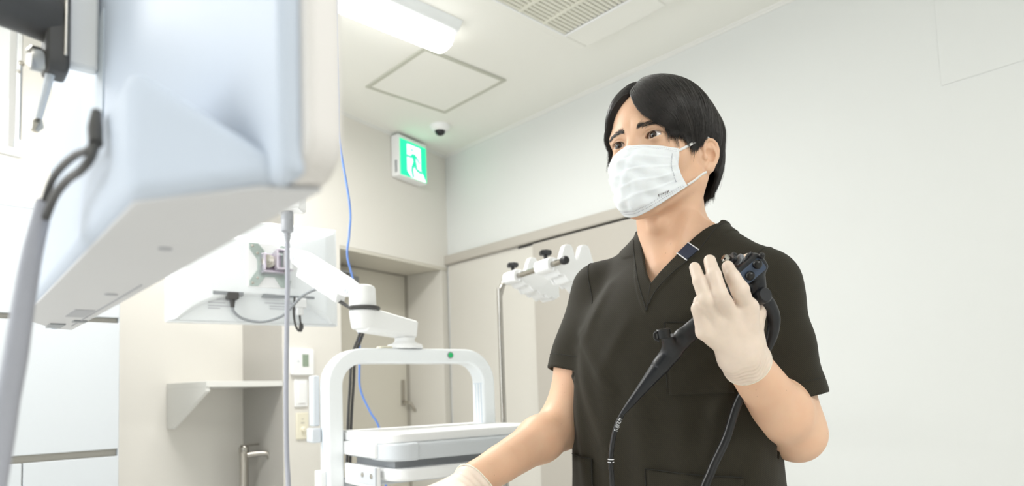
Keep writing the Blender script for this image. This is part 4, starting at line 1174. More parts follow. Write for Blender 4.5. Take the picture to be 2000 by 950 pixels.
def twill_mat(name, ca, cb, period=0.0022):
    m = mat(name, ca, 0.78, spec=0.25)
    nt = m.node_tree; b = nt.nodes['Principled BSDF']
    tc = [n for n in nt.nodes if n.type == 'TEX_COORD'][0]
    dot = nt.nodes.new('ShaderNodeVectorMath'); dot.operation = 'DOT_PRODUCT'
    k = 2*PI/period
    dot.inputs[1].default_value = (0.66*k, -0.25*k, 0.70*k)
    nt.links.new(tc.outputs['Object'], dot.inputs[0])
    sn = nt.nodes.new('ShaderNodeMath'); sn.operation = 'SINE'
    nt.links.new(dot.outputs['Value'], sn.inputs[0])
    mr = nt.nodes.new('ShaderNodeMapRange'); mr.inputs['From Min'].default_value = -1
    nt.links.new(sn.outputs[0], mr.inputs['Value'])
    no = nt.nodes.new('ShaderNodeTexNoise'); no.inputs['Scale'].default_value = 700
    nt.links.new(tc.outputs['Object'], no.inputs['Vector'])
    mu = nt.nodes.new('ShaderNodeMath'); mu.operation = 'MULTIPLY'
    nt.links.new(mr.outputs['Result'], mu.inputs[0]); nt.links.new(no.outputs['Fac'], mu.inputs[1])
    mx = nt.nodes.new('ShaderNodeMix'); mx.data_type = 'RGBA'
    mx.inputs['A'].default_value = ca; mx.inputs['B'].default_value = cb
    nt.links.new(mu.outputs[0], mx.inputs['Factor']); nt.links.new(mx.outputs['Result'], b.inputs['Base Color'])
    bp = nt.nodes.new('ShaderNodeBump'); bp.inputs['Strength'].default_value = 0.22; bp.inputs['Distance'].default_value = 0.0005
    nt.links.new(mr.outputs['Result'], bp.inputs['Height']); nt.links.new(bp.outputs['Normal'], b.inputs['Normal'])
    b.inputs['Sheen Weight'].default_value = 0.06
    return m
M_scrub = twill_mat('olive_black_twill', srgb(34, 31, 22), srgb(57, 52, 38))
M_seam = mat('seam_thread', srgb(28, 27, 22), 0.8, var=0.05)
M_navy = mat('navy_tape', srgb(40, 48, 68), 0.7, var=0.05)
M_glove = mat('latex_glove', srgb(231, 213, 197), 0.42, bump=0.14, scale=70, var=0.07, sss=0.12, spec=0.45)
M_gloveedge = mat('latex_bead', srgb(240, 232, 214), 0.4, var=0.02, sss=0.1)
M_mask = mat('nonwoven_white', srgb(249, 252, 255), 0.8, bump=0.10, scale=900, var=0.01, sss=0.1)
M_stitch = mat('emboss_grey', srgb(178, 180, 190), 0.8, var=0.05)
M_print2 = mat('mask_print', srgb(120, 112, 112), 0.8, var=0.05)
M_elastic = mat('white_elastic', srgb(240, 238, 236), 0.8, bump=0.2, scale=900, var=0.02)
M_scope = mat('scope_black', srgb(15, 17, 23), 0.40, bump=0.03, scale=500, var=0.06)
M_scopeblue = mat('scope_slate', srgb(62, 76, 98), 0.32, var=0.06, scale=80)
M_scopegrey = mat('scope_wheel_grey', srgb(132, 136, 142), 0.35, var=0.05)
M_rubber = mat('scope_rubber', srgb(12, 12, 14), 0.35, var=0.08)
M_markwhite = mat('white_print', srgb(225, 226, 228), 0.5, var=0.02)
M_shoe = mat('white_shoe', srgb(225, 225, 222), 0.5, var=0.03)
M_trouser = twill_mat('trouser_twill', srgb(38, 37, 32), srgb(62, 60, 52))

def hair_mat():
    m = bpy.data.materials.new('black_hair'); m.use_nodes = True
    nt = m.node_tree; b = nt.nodes['Principled BSDF']
    b.inputs['Roughness'].default_value = 0.40; b.inputs['Specular IOR Level'].default_value = 0.55
    no = nt.nodes.new('ShaderNodeTexNoise'); no.inputs['Scale'].default_value = 60
    tc = nt.nodes.new('ShaderNodeTexCoord'); nt.links.new(tc.outputs['Object'], no.inputs['Vector'])
    mx = nt.nodes.new('ShaderNodeMix'); mx.data_type = 'RGBA'
    mx.inputs['A'].default_value = srgb(20, 18, 18); mx.inputs['B'].default_value = srgb(56, 51, 48)
    nt.links.new(no.outputs['Fac'], mx.inputs['Factor']); nt.links.new(mx.outputs['Result'], b.inputs['Base Color'])
    return m
M_hair = hair_mat()
def eye_mat():
    m = bpy.data.materials.new('eyeball'); m.use_nodes = True
    nt = m.node_tree; b = nt.nodes['Principled BSDF']
    b.inputs['Roughness'].default_value = 0.08; b.inputs['Coat Weight'].default_value = 0.6
    tc = nt.nodes.new('ShaderNodeTexCoord'); sx = nt.nodes.new('ShaderNodeSeparateXYZ'); nt.links.new(tc.outputs['Object'], sx.inputs[0])
    cb = nt.nodes.new('ShaderNodeCombineXYZ'); nt.links.new(sx.outputs['X'], cb.inputs['X']); nt.links.new(sx.outputs['Z'], cb.inputs['Y'])
    ln = nt.nodes.new('ShaderNodeVectorMath'); ln.operation = 'LENGTH'; nt.links.new(cb.outputs[0], ln.inputs[0])
    mr = nt.nodes.new('ShaderNodeMapRange'); mr.inputs['From Max'].default_value = 0.0115; nt.links.new(ln.outputs['Value'], mr.inputs['Value'])
    rp = nt.nodes.new('ShaderNodeValToRGB'); e = rp.color_ramp.elements
    e[0].position = 0.0; e[0].color = (0.002, 0.002, 0.002, 1); e[1].position = 0.22; e[1].color = (0.003, 0.002, 0.002, 1)
    for pos, c in ((0.25, (0.045, 0.022, 0.012, 1)), (0.49, (0.030, 0.014, 0.009, 1)), (0.54, (0.015, 0.010, 0.01, 1)), (0.59, (0.74, 0.70, 0.68, 1)), (1.0, (0.72, 0.62, 0.58, 1))):
        q = e.new(pos); q.color = c
    nt.links.new(mr.outputs['Result'], rp.inputs['Fac']); nt.links.new(rp.outputs['Color'], b.inputs['Base Color'])
    return m
M_eye = eye_mat()

# ------------------------------------------------------------------ assemble him
person = thing('person', 'man in dark olive v-neck scrubs and white face mask holding a black endoscope', 'person', W_of((float(ORG[0]), float(ORG[1]), 0)), VROT)
def loc(V): return np.asarray(V, np.float32)-ORG
xs = axis_of((-0.27, 0.13, 0.0045), (0.405, 0.0015), (0.53, 0.003))
ys = axis_of((0.81, 0.99, 0.003), (1.19, 0.0015), (1.36, 0.0045))
zs = axis_of((-0.02, 0.88, 0.010), (1.45, 0.0036), (1.56, 0.0022), (1.645, 0.0013), (1.76, 0.004))
V, F = net(body_fn, xs, ys, zs)
np_mesh('body', loc(V), F, M_skin, person)

for s in (1, -1):
    c = from_head(vec(s*EYE[0], EYE[1], EYE[2]))
    bm = BM(); bmesh.ops.create_uvsphere(bm, u_segments=40, v_segments=28, radius=0.0121, matrix=Matrix.Rotation(PI/2, 4, 'X'))
    # cornea bulge
    for v in bm.verts:
        r = math.hypot(v.co.x, v.co.z)
        if v.co.y > 0 and r < 0.0064: v.co.y += 0.0009*(1-(r/0.0064)**2)
    o = obj('eye', bm, M_eye, person, angle=180)
    o.location = Vector(loc(c)); o.rotation_euler = (0.02, 0, PI-PSI+0.02)

# --- scrub top
V, F = net(top_fn, axis_of((0.03, 0.19, 0.0030), (0.36, 0.0022), (0.53, 0.003)), axis_of((0.96, 1.16, 0.0024), (1.36, 0.0030)), axis_of((0.80, 1.03, 0.006), (1.30, 0.003), (1.51, 0.0020)), margin=1.4)
top = np_mesh('scrub_top', loc(V), F, M_scrub, person)

def on_top(sz, off=0.001):
    """points (lateral, height) on the front of the top"""
    sz = np.asarray(sz, np.float32)
    q = np.stack([sz[:, 0], np.full(len(sz), 0.24, np.float32), sz[:, 1]], -1)
    p = from_torso(q).astype(np.float32); dv = -TFx
    for _ in range(60): p = p+dv*(top_solid(p)*0.8)[:, None]
    return project(top_solid, p, 0.01, off), None
def patch(name, corners, m, parent, nu=16, nv=14, off=0.0016, th=0.0022):
    """four (s,z) corners -> a sewn-on piece with thickness"""
    c = np.array(corners, np.float32)
    u, v = np.meshgrid(np.linspace(0, 1, nu+1), np.linspace(0, 1, nv+1), indexing='ij')
    u = u.ravel()[:, None]; v = v.ravel()[:, None]
    sz = c[0]*(1-u)*(1-v)+c[1]*u*(1-v)+c[2]*u*v+c[3]*(1-u)*v
    P, _ = on_top(sz, off)
    Fq = [(i*(nv+1)+j, (i+1)*(nv+1)+j, (i+1)*(nv+1)+j+1, i*(nv+1)+j+1) for i in range(nu) for j in range(nv)]
    o = np_mesh(name, loc(P), np.array(Fq), m, parent)
    md = o.modifiers.new('thickness', 'SOLIDIFY'); md.thickness = th; md.offset = 0
    return o
def seam(name, pts, m, parent, r=0.0008, n=60, off=0.0004):
    P = catmull([Vector(p) for p in pts], 10)
    A = np.array([tuple(p) for p in P], np.float32)
    for _ in range(3): A = project(top_solid, A, 0.02, off)
    return obj(name, tube([Vector(loc(a)) for a in A], r, 6, 1), m, parent)
pk = patch('pocket', [(-0.022, 1.077), (0.112, 1.064), (0.112, 0.92), (-0.022, 0.92)], M_scrub, top)
pk2 = patch('pocket', [(-0.180, 1.092), (-0.124, 1.088), (-0.124, 0.93), (-0.180, 0.93)], M_scrub, top)
pk3 = patch('pocket', [(0.020, 1.302), (0.115, 1.292), (0.112, 1.19), (0.022, 1.19)], M_scrub, top)
def sz_line(pts): return [tuple(p) for p in on_top(np.array(pts, np.float32), 0.003)[0]]
for pts in ([(-0.022, 0.93), (-0.022, 1.077), (0.112, 1.064)], [(-0.180, 1.092), (-0.124, 1.088), (-0.124, 0.94)], [(0.020, 1.20), (0.020, 1.302), (0.115, 1.292)]):
    dense = []
    for a, b in zip(pts, pts[1:]):
        dense += [(a[0]+(b[0]-a[0])*i/8, a[1]+(b[1]-a[1])*i/8) for i in range(8)]
    dense.append(pts[-1])
    P = np.array(sz_line(dense), np.float32)
    obj('pocket_seam', tube([Vector(loc(p)) for p in P], 0.0007, 6, 1), M_seam, top)
def ring(c, ax, r, n=28, a0=0, a1=2*PI):
    ax = np.asarray(ax, float); u = np.cross(ax, (0, 0, 1.0) if abs(ax[2]) < 0.9 else (1.0, 0, 0)); u /= np.linalg.norm(u); v = np.cross(ax, u)
    return [tuple(np.asarray(c)+r*(math.cos(a0+(a1-a0)*i/n)*u+math.sin(a0+(a1-a0)*i/n)*v)) for i in range(n+1)]
def ring_on(fn, c, ax, r, n, off):
    A = np.array(ring(c, ax, r, n), np.float32); ax = np.asarray(ax, np.float32); c = np.asarray(c, np.float32)
    for _ in range(6):
        d = evalc(fn, A)-off; g = grad(fn, A); g = g-ax*(g@ax)[:, None]
        st = -(d/np.maximum((g*g).sum(-1), 0.1))[:, None]*g
        nrm = np.sqrt((st**2).sum(-1)); A = A+st*np.minimum(1, 0.02/np.maximum(nrm, 1e-9))[:, None]
    return A.astype(np.float32)
for S, D, r in ((SE_L, DL, 0.066), (SE_R, DR, 0.060)):
    A = ring_on(top_solid, S-D*0.030, D, r, 40, 0.0002)
    obj('hem_stitch', tube([Vector(loc(a)) for a in A], 0.0006, 6, 1), M_seam, top)
# neckband seam: outer edge and the mitre under the V
for pts in ([(-0.0120, 1.3242), (-0.0013, 1.3539), (0.0200, 1.3800), (0.0484, 1.4082), (0.0660, 1.4380), (0.0785, 1.4700)], [(-0.0120, 1.3242), (-0.0260, 1.3560), (-0.0441, 1.3954), (-0.0590, 1.4300), (-0.0680, 1.4600)], [(-0.0114, 1.3690), (-0.0120, 1.3242)]):
    dense = [(p.x, p.y) for p in catmull([Vector((a, b, 0)) for a, b in pts], 10)]
    P = np.array(sz_line(dense), np.float32)
    P = project(top_fn, P, 0.004, 0.0001)
    obj('neckband_seam', tube([Vector(loc(p)) for p in P], 0.0009, 6, 1), M_seam, top)
for sgn, S, D in ((1, SH_L, DL), (-1, SH_R, DR)):
    axn = TLx*sgn*0.93+vec(0, 0, -0.30)+TFx*0.10; axn = axn/np.sqrt((axn**2).sum())
    A = ring_on(top_solid, S-axn*0.010+vec(0, 0, -0.02), axn, 0.075, 48, 0.0003)
    obj('armhole_seam', tube([Vector(loc(a)) for a in A], 0.0010, 6, 1), M_seam, top)
# navy tape with white edges on the neckband
def band_pt(k):                # along his left side of the neck edge
    return np.array([VS+(1.50-math.sqrt(1.50**2-4*3.9*(k-1.371)))/(2*3.9), k])
tz0, tz1 = 1.4190, 1.4345
e0, e1 = band_pt(tz0), band_pt(tz1)
nrm2 = np.array([e1[1]-e0[1], -(e1[0]-e0[0])]); nrm2 /= np.linalg.norm(nrm2)
nrm2 = -nrm2 if nrm2[1] > 0 else nrm2
tg = (e1-e0)/np.linalg.norm(e1-e0)
def tape(a, b, w0, w1): return [tuple(e0+tg*a+nrm2*w0), tuple(e0+tg*b+nrm2*w0), tuple(e0+tg*b+nrm2*w1), tuple(e0+tg*a+nrm2*w1)]
patch('neck_tape', tape(-0.001, 0.020, 0.001, 0.0245), M_navy, top, 8, 8, 0.0030, 0.0012)
patch('tape_edge', tape(-0.0025, -0.0010, 0.000, 0.0255), M_markwhite, top, 3, 8, 0.0032, 0.0014)
patch('tape_edge', tape(0.020, 0.0215, 0.000, 0.0255), M_markwhite, top, 3, 8, 0.0032, 0.0014)

# --- trousers and shoes
def trouser_fn(p):
    t = to_torso(p)
    l = ellip(t, vec(-0.022, -0.005, 0.90), (0.166, 0.120, 0.15))
    for s in (1, -1):
        l = smin(l, chain(t, [vec(s*0.085-0.02, -0.005, 0.86), vec(s*0.095-0.01, 0.0, 0.48), vec(s*0.10, -0.025, 0.04)], [0.092, 0.074, 0.066], 0.02), 0.02)
    l = l+0.004*hashnoise(p, 18, 0.4)
    return np.maximum(np.maximum(l, t[:, 2]-0.98), 0.035-t[:, 2])
V, F = net(trouser_fn, axis_of((0.04, 0.54, 0.009)), axis_of((0.98, 1.38, 0.009)), axis_of((0.01, 1.02, 0.011)))
np_mesh('trousers', loc(V), F, M_trouser, person)
for s in (1, -1):
    def shoe(p, s=s):
        t = to_torso(p)
        d = chain(t, [vec(s*0.10, -0.045, 0.05), vec(s*0.108, 0.06, 0.042), vec(s*0.118, 0.15, 0.030)], [0.050, 0.046, 0.036], 0.02)
        return np.maximum(np.maximum(d, 0.001-t[:, 2]), t[:, 2]-0.085)
    V, F = net(shoe, axis_of((0.04, 0.52, 0.006)), axis_of((0.9, 1.36, 0.006)), axis_of((-0.01, 0.12, 0.006)))
    np_mesh('shoe', loc(V), F, M_shoe, person)

# --- gloves
CL = WR_L+(EL_L-WR_L)*0.105; AL = (EL_L-WR_L)/np.sqrt(((EL_L-WR_L)**2).sum())
CR = WR_R-(EL_R-WR_R)*0.07; AR = (EL_R-WR_R)/np.sqrt(((EL_R-WR_R)**2).sum())
def glove_l(p):
    a = (p-CL) @ AL
    d = hand(p, WR_L, EL_L, L_F, L_R, L_T)-0.0016
    d = smin(d, arm(p, SH_L, EL_L, WR_L)-0.0022, 0.006)
    w = sstep(a, -0.05, -0.015)
    d = d+0.0003*w*np.sin(a*900+60*p[:, 0]+70*p[:, 2]+3*np.sin(160*p[:, 0]+90*p[:, 2]))-0.0012*sstep(a, -0.012, 0.0)+0.0004*hashnoise(p, 160, 0.7)
    return np.maximum(d, a)
V, F = net(glove_l, axis_of((0.22, 0.37, 0.0013)), axis_of((0.82, 0.97, 0.0013)), axis_of((1.19, 1.40, 0.0013)))
gl = np_mesh('glove', loc(V), F, M_glove, person)
A = ring_on(lambda p: np.minimum(hand(p, WR_L, EL_L, L_F, L_R, L_T), arm(p, SH_L, EL_L, WR_L)-0.0006), CL+AL*0.0005, AL, 0.034, 48, 0.0030)
obj('glove_cuff', tube([Vector(loc(a)) for a in A], 0.0011, 8, 1), M_gloveedge, gl)
def glove_r(p):
    a = (p-CR) @ AR
    d = hand(p, WR_R, EL_R, R_F, R_R, R_T)-0.0016
    d = smin(d, arm(p, SH_R, EL_R, WR_R, RS_R)-0.0022, 0.006)
    w = sstep(a, -0.06, -0.01)
    d = d+0.0006*w*np.sin(a*500+90*p[:, 0]-60*p[:, 2])-0.002*sstep(a, -0.012, 0.0)
    return np.maximum(d, a)
V, F = net(glove_r, axis_of((-0.27, 0.02, 0.002)), axis_of((0.83, 1.12, 0.002)), axis_of((0.94, 1.14, 0.002)))
gr = np_mesh('glove', loc(V), F, M_glove, person)
A = ring_on(lambda p: np.minimum(hand(p, WR_R, EL_R, R_F, R_R, R_T), arm(p, SH_R, EL_R, WR_R, RS_R)-0.0006), CR+AR*0.0005, AR, 0.034, 48, 0.0032)
obj('glove_cuff', tube([Vector(loc(a)) for a in A], 0.0012, 8, 1), M_gloveedge, gr)

# --- face mask
NU, NV = 110, 90
def mask_pt(u, v):
    """u -1..1 from his right to his left, v 0..1 top to bottom -> head frame"""
    u = np.asarray(u, np.float64); v = np.asarray(v, np.float64)
    k = [0, 0.12, 0.28, 0.5, 0.75, 0.9, 1]
    cy_ = np.interp(v, k, [0.1060, 0.1130, 0.1190, 0.1200, 0.1150, 0.1070, 0.0940]); cz = np.interp(v, k, [-0.0165, -0.025, -0.042, -0.066, -0.099, -0.118, -0.1275])
    sx = np.interp(v, [0, 0.2, 0.5, 0.8, 1], [0.0660, 0.0642, 0.0602, 0.0602, 0.0612]); sy = np.interp(v, [0, 0.45, 0.7, 1], [0.0630, 0.0585, 0.0500, 0.0320]); sz = np.interp(v, [0, 0.5, 1], [-0.0265, -0.052, -0.0790])
    au = np.abs(u)
    py = 1-au**np.interp(v, [0, 0.4, 1], [1.75, 2.2, 2.2]); pz = 1-au**np.interp(v, [0, 0.3, 1], [1.6, 2.0, 1.9])
    x = sx*np.sign(u)*(au**0.96); y = sy+(cy_-sy)*py; z = sz+(cz-sz)*pz
    return np.stack([x, y, z], -1)
def mask_surf(u, v, off=0.0):
    u = np.asarray(u, np.float64).ravel(); v = np.asarray(v, np.float64).ravel()
    P = mask_pt(u, v)
    e = 1e-3
    du = mask_pt(u+e, v)-mask_pt(u-e, v); dv = mask_pt(u, v+e)-mask_pt(u, v-e)
    N = np.cross(dv, du); N /= np.maximum(np.linalg.norm(N, axis=1), 1e-12)[:, None]
    N *= np.sign((N*np.array([0, 1, 0.02])).sum(1)+1e-9)[:, None]
    edge = np.clip((1-np.abs(u))/0.25, 0, 1)*np.clip(v/0.12, 0, 1)*np.clip((1-v)/0.14, 0, 1)
    vv = v+0.018*np.sin(3.1*u+0.6)+0.012*np.sin(7*u)
    pl = 0.0
    for c, a in ((0.27, 0.0021), (0.46, 0.0026), (0.63, 0.0024), (0.78, 0.0020)):
        x_ = vv-c
        pl = pl+a*np.where(x_ > 0, np.exp(-x_/0.075), np.exp(x_/0.012))
    wr = 0.0012*np.sin(9*u+14*v+1.8*np.sin(5*u))+0.0010*np.sin(-6*u+23*v+2*np.sin(4*u+1))+0.0007*np.sin(17*u-21*v+2.2*np.sin(7*v+3*u))
    P = P+N*((pl+wr)*edge+off)[:, None]
    return P, N
u, v = np.meshgrid(np.linspace(-1, 1, NU+1), np.linspace(0, 1, NV+1), indexing='ij')
P, N = mask_surf(u, v)
Pw = from_head(P.astype(np.float32))
hf = lambda p: skull(to_head(p))
d = evalc(hf, Pw); g = grad(hf, Pw)
push = np.maximum(0, 0.0024-d)
Pw = Pw+g*push[:, None]
Fq = np.array([(i*(NV+1)+j, i*(NV+1)+j+1, (i+1)*(NV+1)+j+1, (i+1)*(NV+1)+j) for i in range(NU) for j in range(NV)])
mk = np_mesh('face_mask', loc(Pw), Fq, M_mask, person)
md = mk.modifiers.new('thickness', 'SOLIDIFY'); md.thickness = 0.0009; md.offset = 1
def on_mask(u, v, off=0.0012):
    P, N = mask_surf(u, v, off)
    Q = from_head(P.astype(np.float32)); d = evalc(hf, Q); g = grad(hf, Q)
    Q = Q+g*np.maximum(0, 0.0024+off-d)[:, None]
    return Q
bm = BM()
def dash(u, v, du, dv, wu, wv):
    U = [u-du-wu, u+du-wu, u+du+wu, u-du+wu]; Vv = [v-dv-wv, v+dv-wv, v+dv+wv, v-dv+wv]
    q = on_mask(U, Vv, 0.0014)
    bm.faces.new([bm.verts.new(loc(p)) for p in q])
for i in range(62):
    uu = -0.95+1.9*i/61
    for vv in (0.060, 0.105, 0.955, 0.925): dash(uu, vv, 0.007, 0, 0, 0.0034)
for j in range(22):
    vv = 0.19+0.62*j/21
    for uu in (-0.90, 0.90): dash(uu, vv, 0.007, 0, 0, 0.006)
o = obj('mask_stitching', bm, M_stitch, mk, smooth=False); o['kind'] = 'stuff'
def text_mesh(txt):
    cu = bpy.data.curves.new('text', 'FONT'); cu.body = txt; cu.size = 1.0; cu.resolution_u = 3
    to = bpy.data.objects.new('text', cu); COL.objects.link(to)
    bpy.context.view_layer.update()
    me = bpy.data.meshes.new_from_object(to.evaluated_get(bpy.context.evaluated_depsgraph_get()))
    vs = np.array([v.co[:2] for v in me.vertices]); fs = [tuple(p.vertices) for p in me.polygons]
    bpy.data.objects.remove(to); bpy.data.meshes.remove(me); bpy.data.curves.remove(cu)
    return vs, fs
vs, fs = text_mesh('Fitty')
tw = vs[:, 0].max()
U = 0.60+(vs[:, 0]/tw)*0.17; Vv = 0.905-vs[:, 1]*0.048
Q = on_mask(U, Vv, 0.0015)
bm = BM(); bv = [bm.verts.new(loc(q)) for q in Q]
for f in fs:
    try: bm.faces.new([bv[i] for i in f])
    except ValueError: pass
obj('mask_lettering', bm, M_print2, mk, smooth=False)
def hp(x, y, z): return Vector(loc(from_head(vec(x, y, z))))
for s in (1, -1):
    obj('ear_loop', tube([hp(s*0.0660, 0.0640, -0.0300), hp(s*0.0700, 0.048, -0.0215), hp(s*0.0725, 0.018, -0.006), hp(s*0.0745, -0.006, 0.006), hp(s*0.0775, -0.022, 0.010), hp(s*0.0765, -0.034, -0.006), hp(s*0.0760, -0.034, -0.028), hp(s*0.0740, -0.022, -0.044), hp(s*0.0700, -0.004, -0.0545), hp(s*0.0655, 0.016, -0.068), hp(s*0.0625, 0.033, -0.0775)], 0.0021, 8, 8, flat=0.45, up=(0, 0, 1)), M_elastic, mk, angle=80)

# ------------------------------------------------------------------ hair
rng = np.random.default_rng(7)
def hairline(q):
    """positive where hair grows (head frame)"""
    x, y, z = np.abs(q[:, 0]), q[:, 1], q[:, 2]
    front = z-(0.086-0.020*(x/0.05)**2)
    temple = z-0.030
    burn = z+0.016
    above_ear = z-0.010
    nape = z+0.088
    l = np.where(y > 0.046, front, np.where(y > 0.018, np.maximum(temple, front*0-1), np.where(y > -0.003, burn, np.where(y > -0.036, above_ear, nape))))
    return l
def sk(q): return skull(q)
# combed rows from the parting: each row is a path from the parting to its tips (head frame, his left side)
ROWS_L = np.array([
 [(-.010,.080,.098),(-.005,.092,.089),(.003,.098,.071),(.013,.099,.051),(.027,.097,.033),(.043,.088,.018),(.054,.080,.010)],
 [(-.010,.062,.112),(.002,.075,.112),(.018,.088,.095),(.034,.088,.068),(.048,.080,.042),(.060,.066,.018),(.066,.054,.004)],
 [(-.010,.035,.122),(.010,.045,.126),(.034,.055,.106),(.053,.055,.075),(.065,.048,.045),(.071,.036,.015),(.072,.026,-.004)],
 [(-.008,.005,.124),(.016,.010,.126),(.042,.016,.108),(.062,.018,.078),(.072,.016,.048),(.075,.010,.020),(.073,.007,-.010)],
 [(-.006,-.030,.121),(.018,-.030,.124),(.044,-.028,.108),(.064,-.028,.078),(.075,-.028,.050),(.079,-.026,.030),(.080,-.024,.016)],
 [(-.004,-.060,.112),(.018,-.066,.114),(.042,-.070,.098),(.060,-.070,.068),(.076,-.064,.036),(.077,-.061,.004),(.072,-.056,-.034)],
 [(.000,-.085,.090),(.016,-.096,.088),(.034,-.102,.068),(.052,-.098,.038),(.062,-.090,.004),(.064,-.078,-.034),(.056,-.066,-.070)],
 [(.000,-.100,.065),(.003,-.113,.055),(.008,-.120,.035),(.012,-.118,.008),(.015,-.110,-.024),(.016,-.096,-.055),(.015,-.082,-.084)]], np.float32)
ROWS_R = ROWS_L*np.array([-1, 1, 1], np.float32)
ROWS_R[0] = np.array([(-.012,.080,.098),(-.021,.090,.090),(-.033,.088,.072),(-.045,.080,.050),(-.054,.070,.026),(-.060,.060,.002),(-.062,.054,-.014)], np.float32)
for _k, _w in ((1, 0.016), (2, 0.014), (3, 0.012), (4, 0.010), (5, 0.008)):
    ROWS_R[_k, :, 0] -= _w*np.linspace(1, 0, 7)
def row_at(rows, a, t):
    """a: row coordinate 0..7, t: 0..1 along it (arrays)"""
    def along_row(i, t):
        q = rows[i]; x = np.clip(t, 0, 1)*6; k = np.clip(x.astype(int), 0, 5); f = (x-k)[:, None]
        km, kp = np.maximum(k-1, 0), np.minimum(k+2, 6)
        ar = np.arange(len(t))
        p0, p1, p2, p3 = q[ar, km] if False else q[ar, km], q[ar, k], q[ar, k+1], q[ar, kp]
        return 0.5*((2*p1)+(-p0+p2)*f+(2*p0-5*p1+4*p2-p3)*f*f+(-p0+3*p1-3*p2+p3)*f**3)
    a = np.clip(a, 0, 6.9999); k = a.astype(int); f = (a-k)[:, None]
    f = f*f*(3-2*f)*0.5+f*0.5
    return along_row(k, t)*(1-f)+along_row(k+1, t)*f
def sk(q): return skull(q)
NG, NC, NP = 1250, 20, 17
def strands(rows, NG, seed):
    r = np.random.default_rng(seed)
    ac = np.where(r.random(NG) < 0.28, r.random(NG)*2.6, r.random(NG)*7)
    lay = r.random(NG)**0.7
    t0 = np.where(r.random(NG) < 0.35, r.random(NG)*0.06, r.random(NG)*0.72)
    t1 = np.minimum(1.0+0.05*r.normal(size=NG), t0+0.45+0.6*r.random(NG)); t1 = np.where(t0 < 0.3, 0.95+np.where(ac < 2.6, 0.11, 0.07)*r.normal(size=NG), np.minimum(t1, 1.05))
    ac, lay, t0, t1 = [np.repeat(v, NC) for v in (ac, lay, t0, t1)]
    n = len(ac)
    da = r.normal(size=n)*0.19; dl = r.normal(size=n)*0.10; t0 = np.clip(t0+r.normal(size=n)*0.03, 0, 0.9); t1 = t1*(1+0.035*r.normal(size=n))
    ph = r.random(n)*6
    out = []
    for k in range(NP):
        q = k/(NP-1)
        t = t0+(t1-t0)*q
        a = ac+da*(1-np.where(ac < 1.8, 0.93, 0.80)*q)+0.05*np.sin(4*q+ph)
        a = np.abs(a)
        P = row_at(rows, a, np.clip(t, 0, 1)).astype(np.float32)
        over = np.maximum(0, t-1)
        P = P+np.stack([0*over, 0*over, -0.09*over], -1)
        # how far above the scalp: fullest on the crown, lying close at the tips
        full = np.interp(np.clip(t, 0, 1), [0, 0.15, 0.4, 0.7, 1], [0.010, 0.014, 0.015, 0.010, 0.005])
        full = full*np.interp(a, [0, 0.6, 1.5, 6, 7], [0.62, 0.80, 1.0, 1.0, 0.8])
        off = 0.0010+full*np.clip(lay+dl*(1-0.6*q), 0, 1.05)*np.clip(q*5, 0, 1)**0.7
        pull = np.interp(a, [4.2, 5.0], [1, 0])[:, None]*np.ones((1, 3))
        P0 = P
        for _ in range(2): P = project(sk, P, 0.04)
        P = (P*pull+P0*(1-pull)).astype(np.float32)
        g = grad(sk, P); g /= np.maximum(np.linalg.norm(g, axis=1), 1e-6)[:, None]
        P = P+g*np.maximum(0, -evalc(sk, P))[:, None]
        out.append(P+g*off[:, None]*0.96)
    return np.stack(out, 1)
S = np.concatenate([strands(ROWS_L, NG, 3), strands(ROWS_R, int(NG*0.7), 5)])
# a few loose hairs
S = S+(rng.normal(size=(len(S), 1, 3))*0.0022*np.linspace(0, 1, NP)[None, :, None]**2*(rng.random((len(S), 1, 1)) < 0.12)).astype(np.float32)
flat = S.reshape(-1, 3).astype(np.float32)
def curves(name, S, r0, r1, m, parent):
    nS, n = S.shape[:2]
    hc = bpy.data.hair_curves.new(name)
    hc.add_curves([n]*nS)
    pts = loc(from_head(S.reshape(-1, 3).astype(np.float32)))
    hc.points.foreach_set('position', np.ascontiguousarray(pts, np.float32).ravel())
    r = np.repeat((r0+(r1-r0)*np.linspace(0, 1, n)**2)[None], nS, 0).astype(np.float32)
    at = hc.attributes.get('radius') or hc.attributes.new('radius', 'FLOAT', 'POINT')
    at.data.foreach_set('value', r.ravel())
    hc.materials.append(m)
    o = bpy.data.objects.new(name, hc); link(o, parent)
    return o
def cap_fn(p):
    q = to_head(p)
    d = sk(q)
    hl = hairline(q)
    th = -0.002+0.007*sstep(hl, 0.0, 0.045)*sstep(q[:, 2], -0.02, 0.09)+0.005*sstep(hl, 0.0, 0.02)
    d = d-th+0.0012*np.sin(q[:, 0]*420+30*np.sin(q[:, 1]*40))
    return np.maximum(d, -(hl+0.002)*0.5)
V, F = net(cap_fn, axis_of((0.15, 0.42, 0.0024)), axis_of((0.98, 1.28, 0.0024)), axis_of((1.49, 1.76, 0.0024)), margin=2.0)
cap = np_mesh('hair', loc(V), F, M_hair, person)
curves('hair_strands', flat.reshape(S.shape), 0.00026, 0.00009, M_hair, cap)
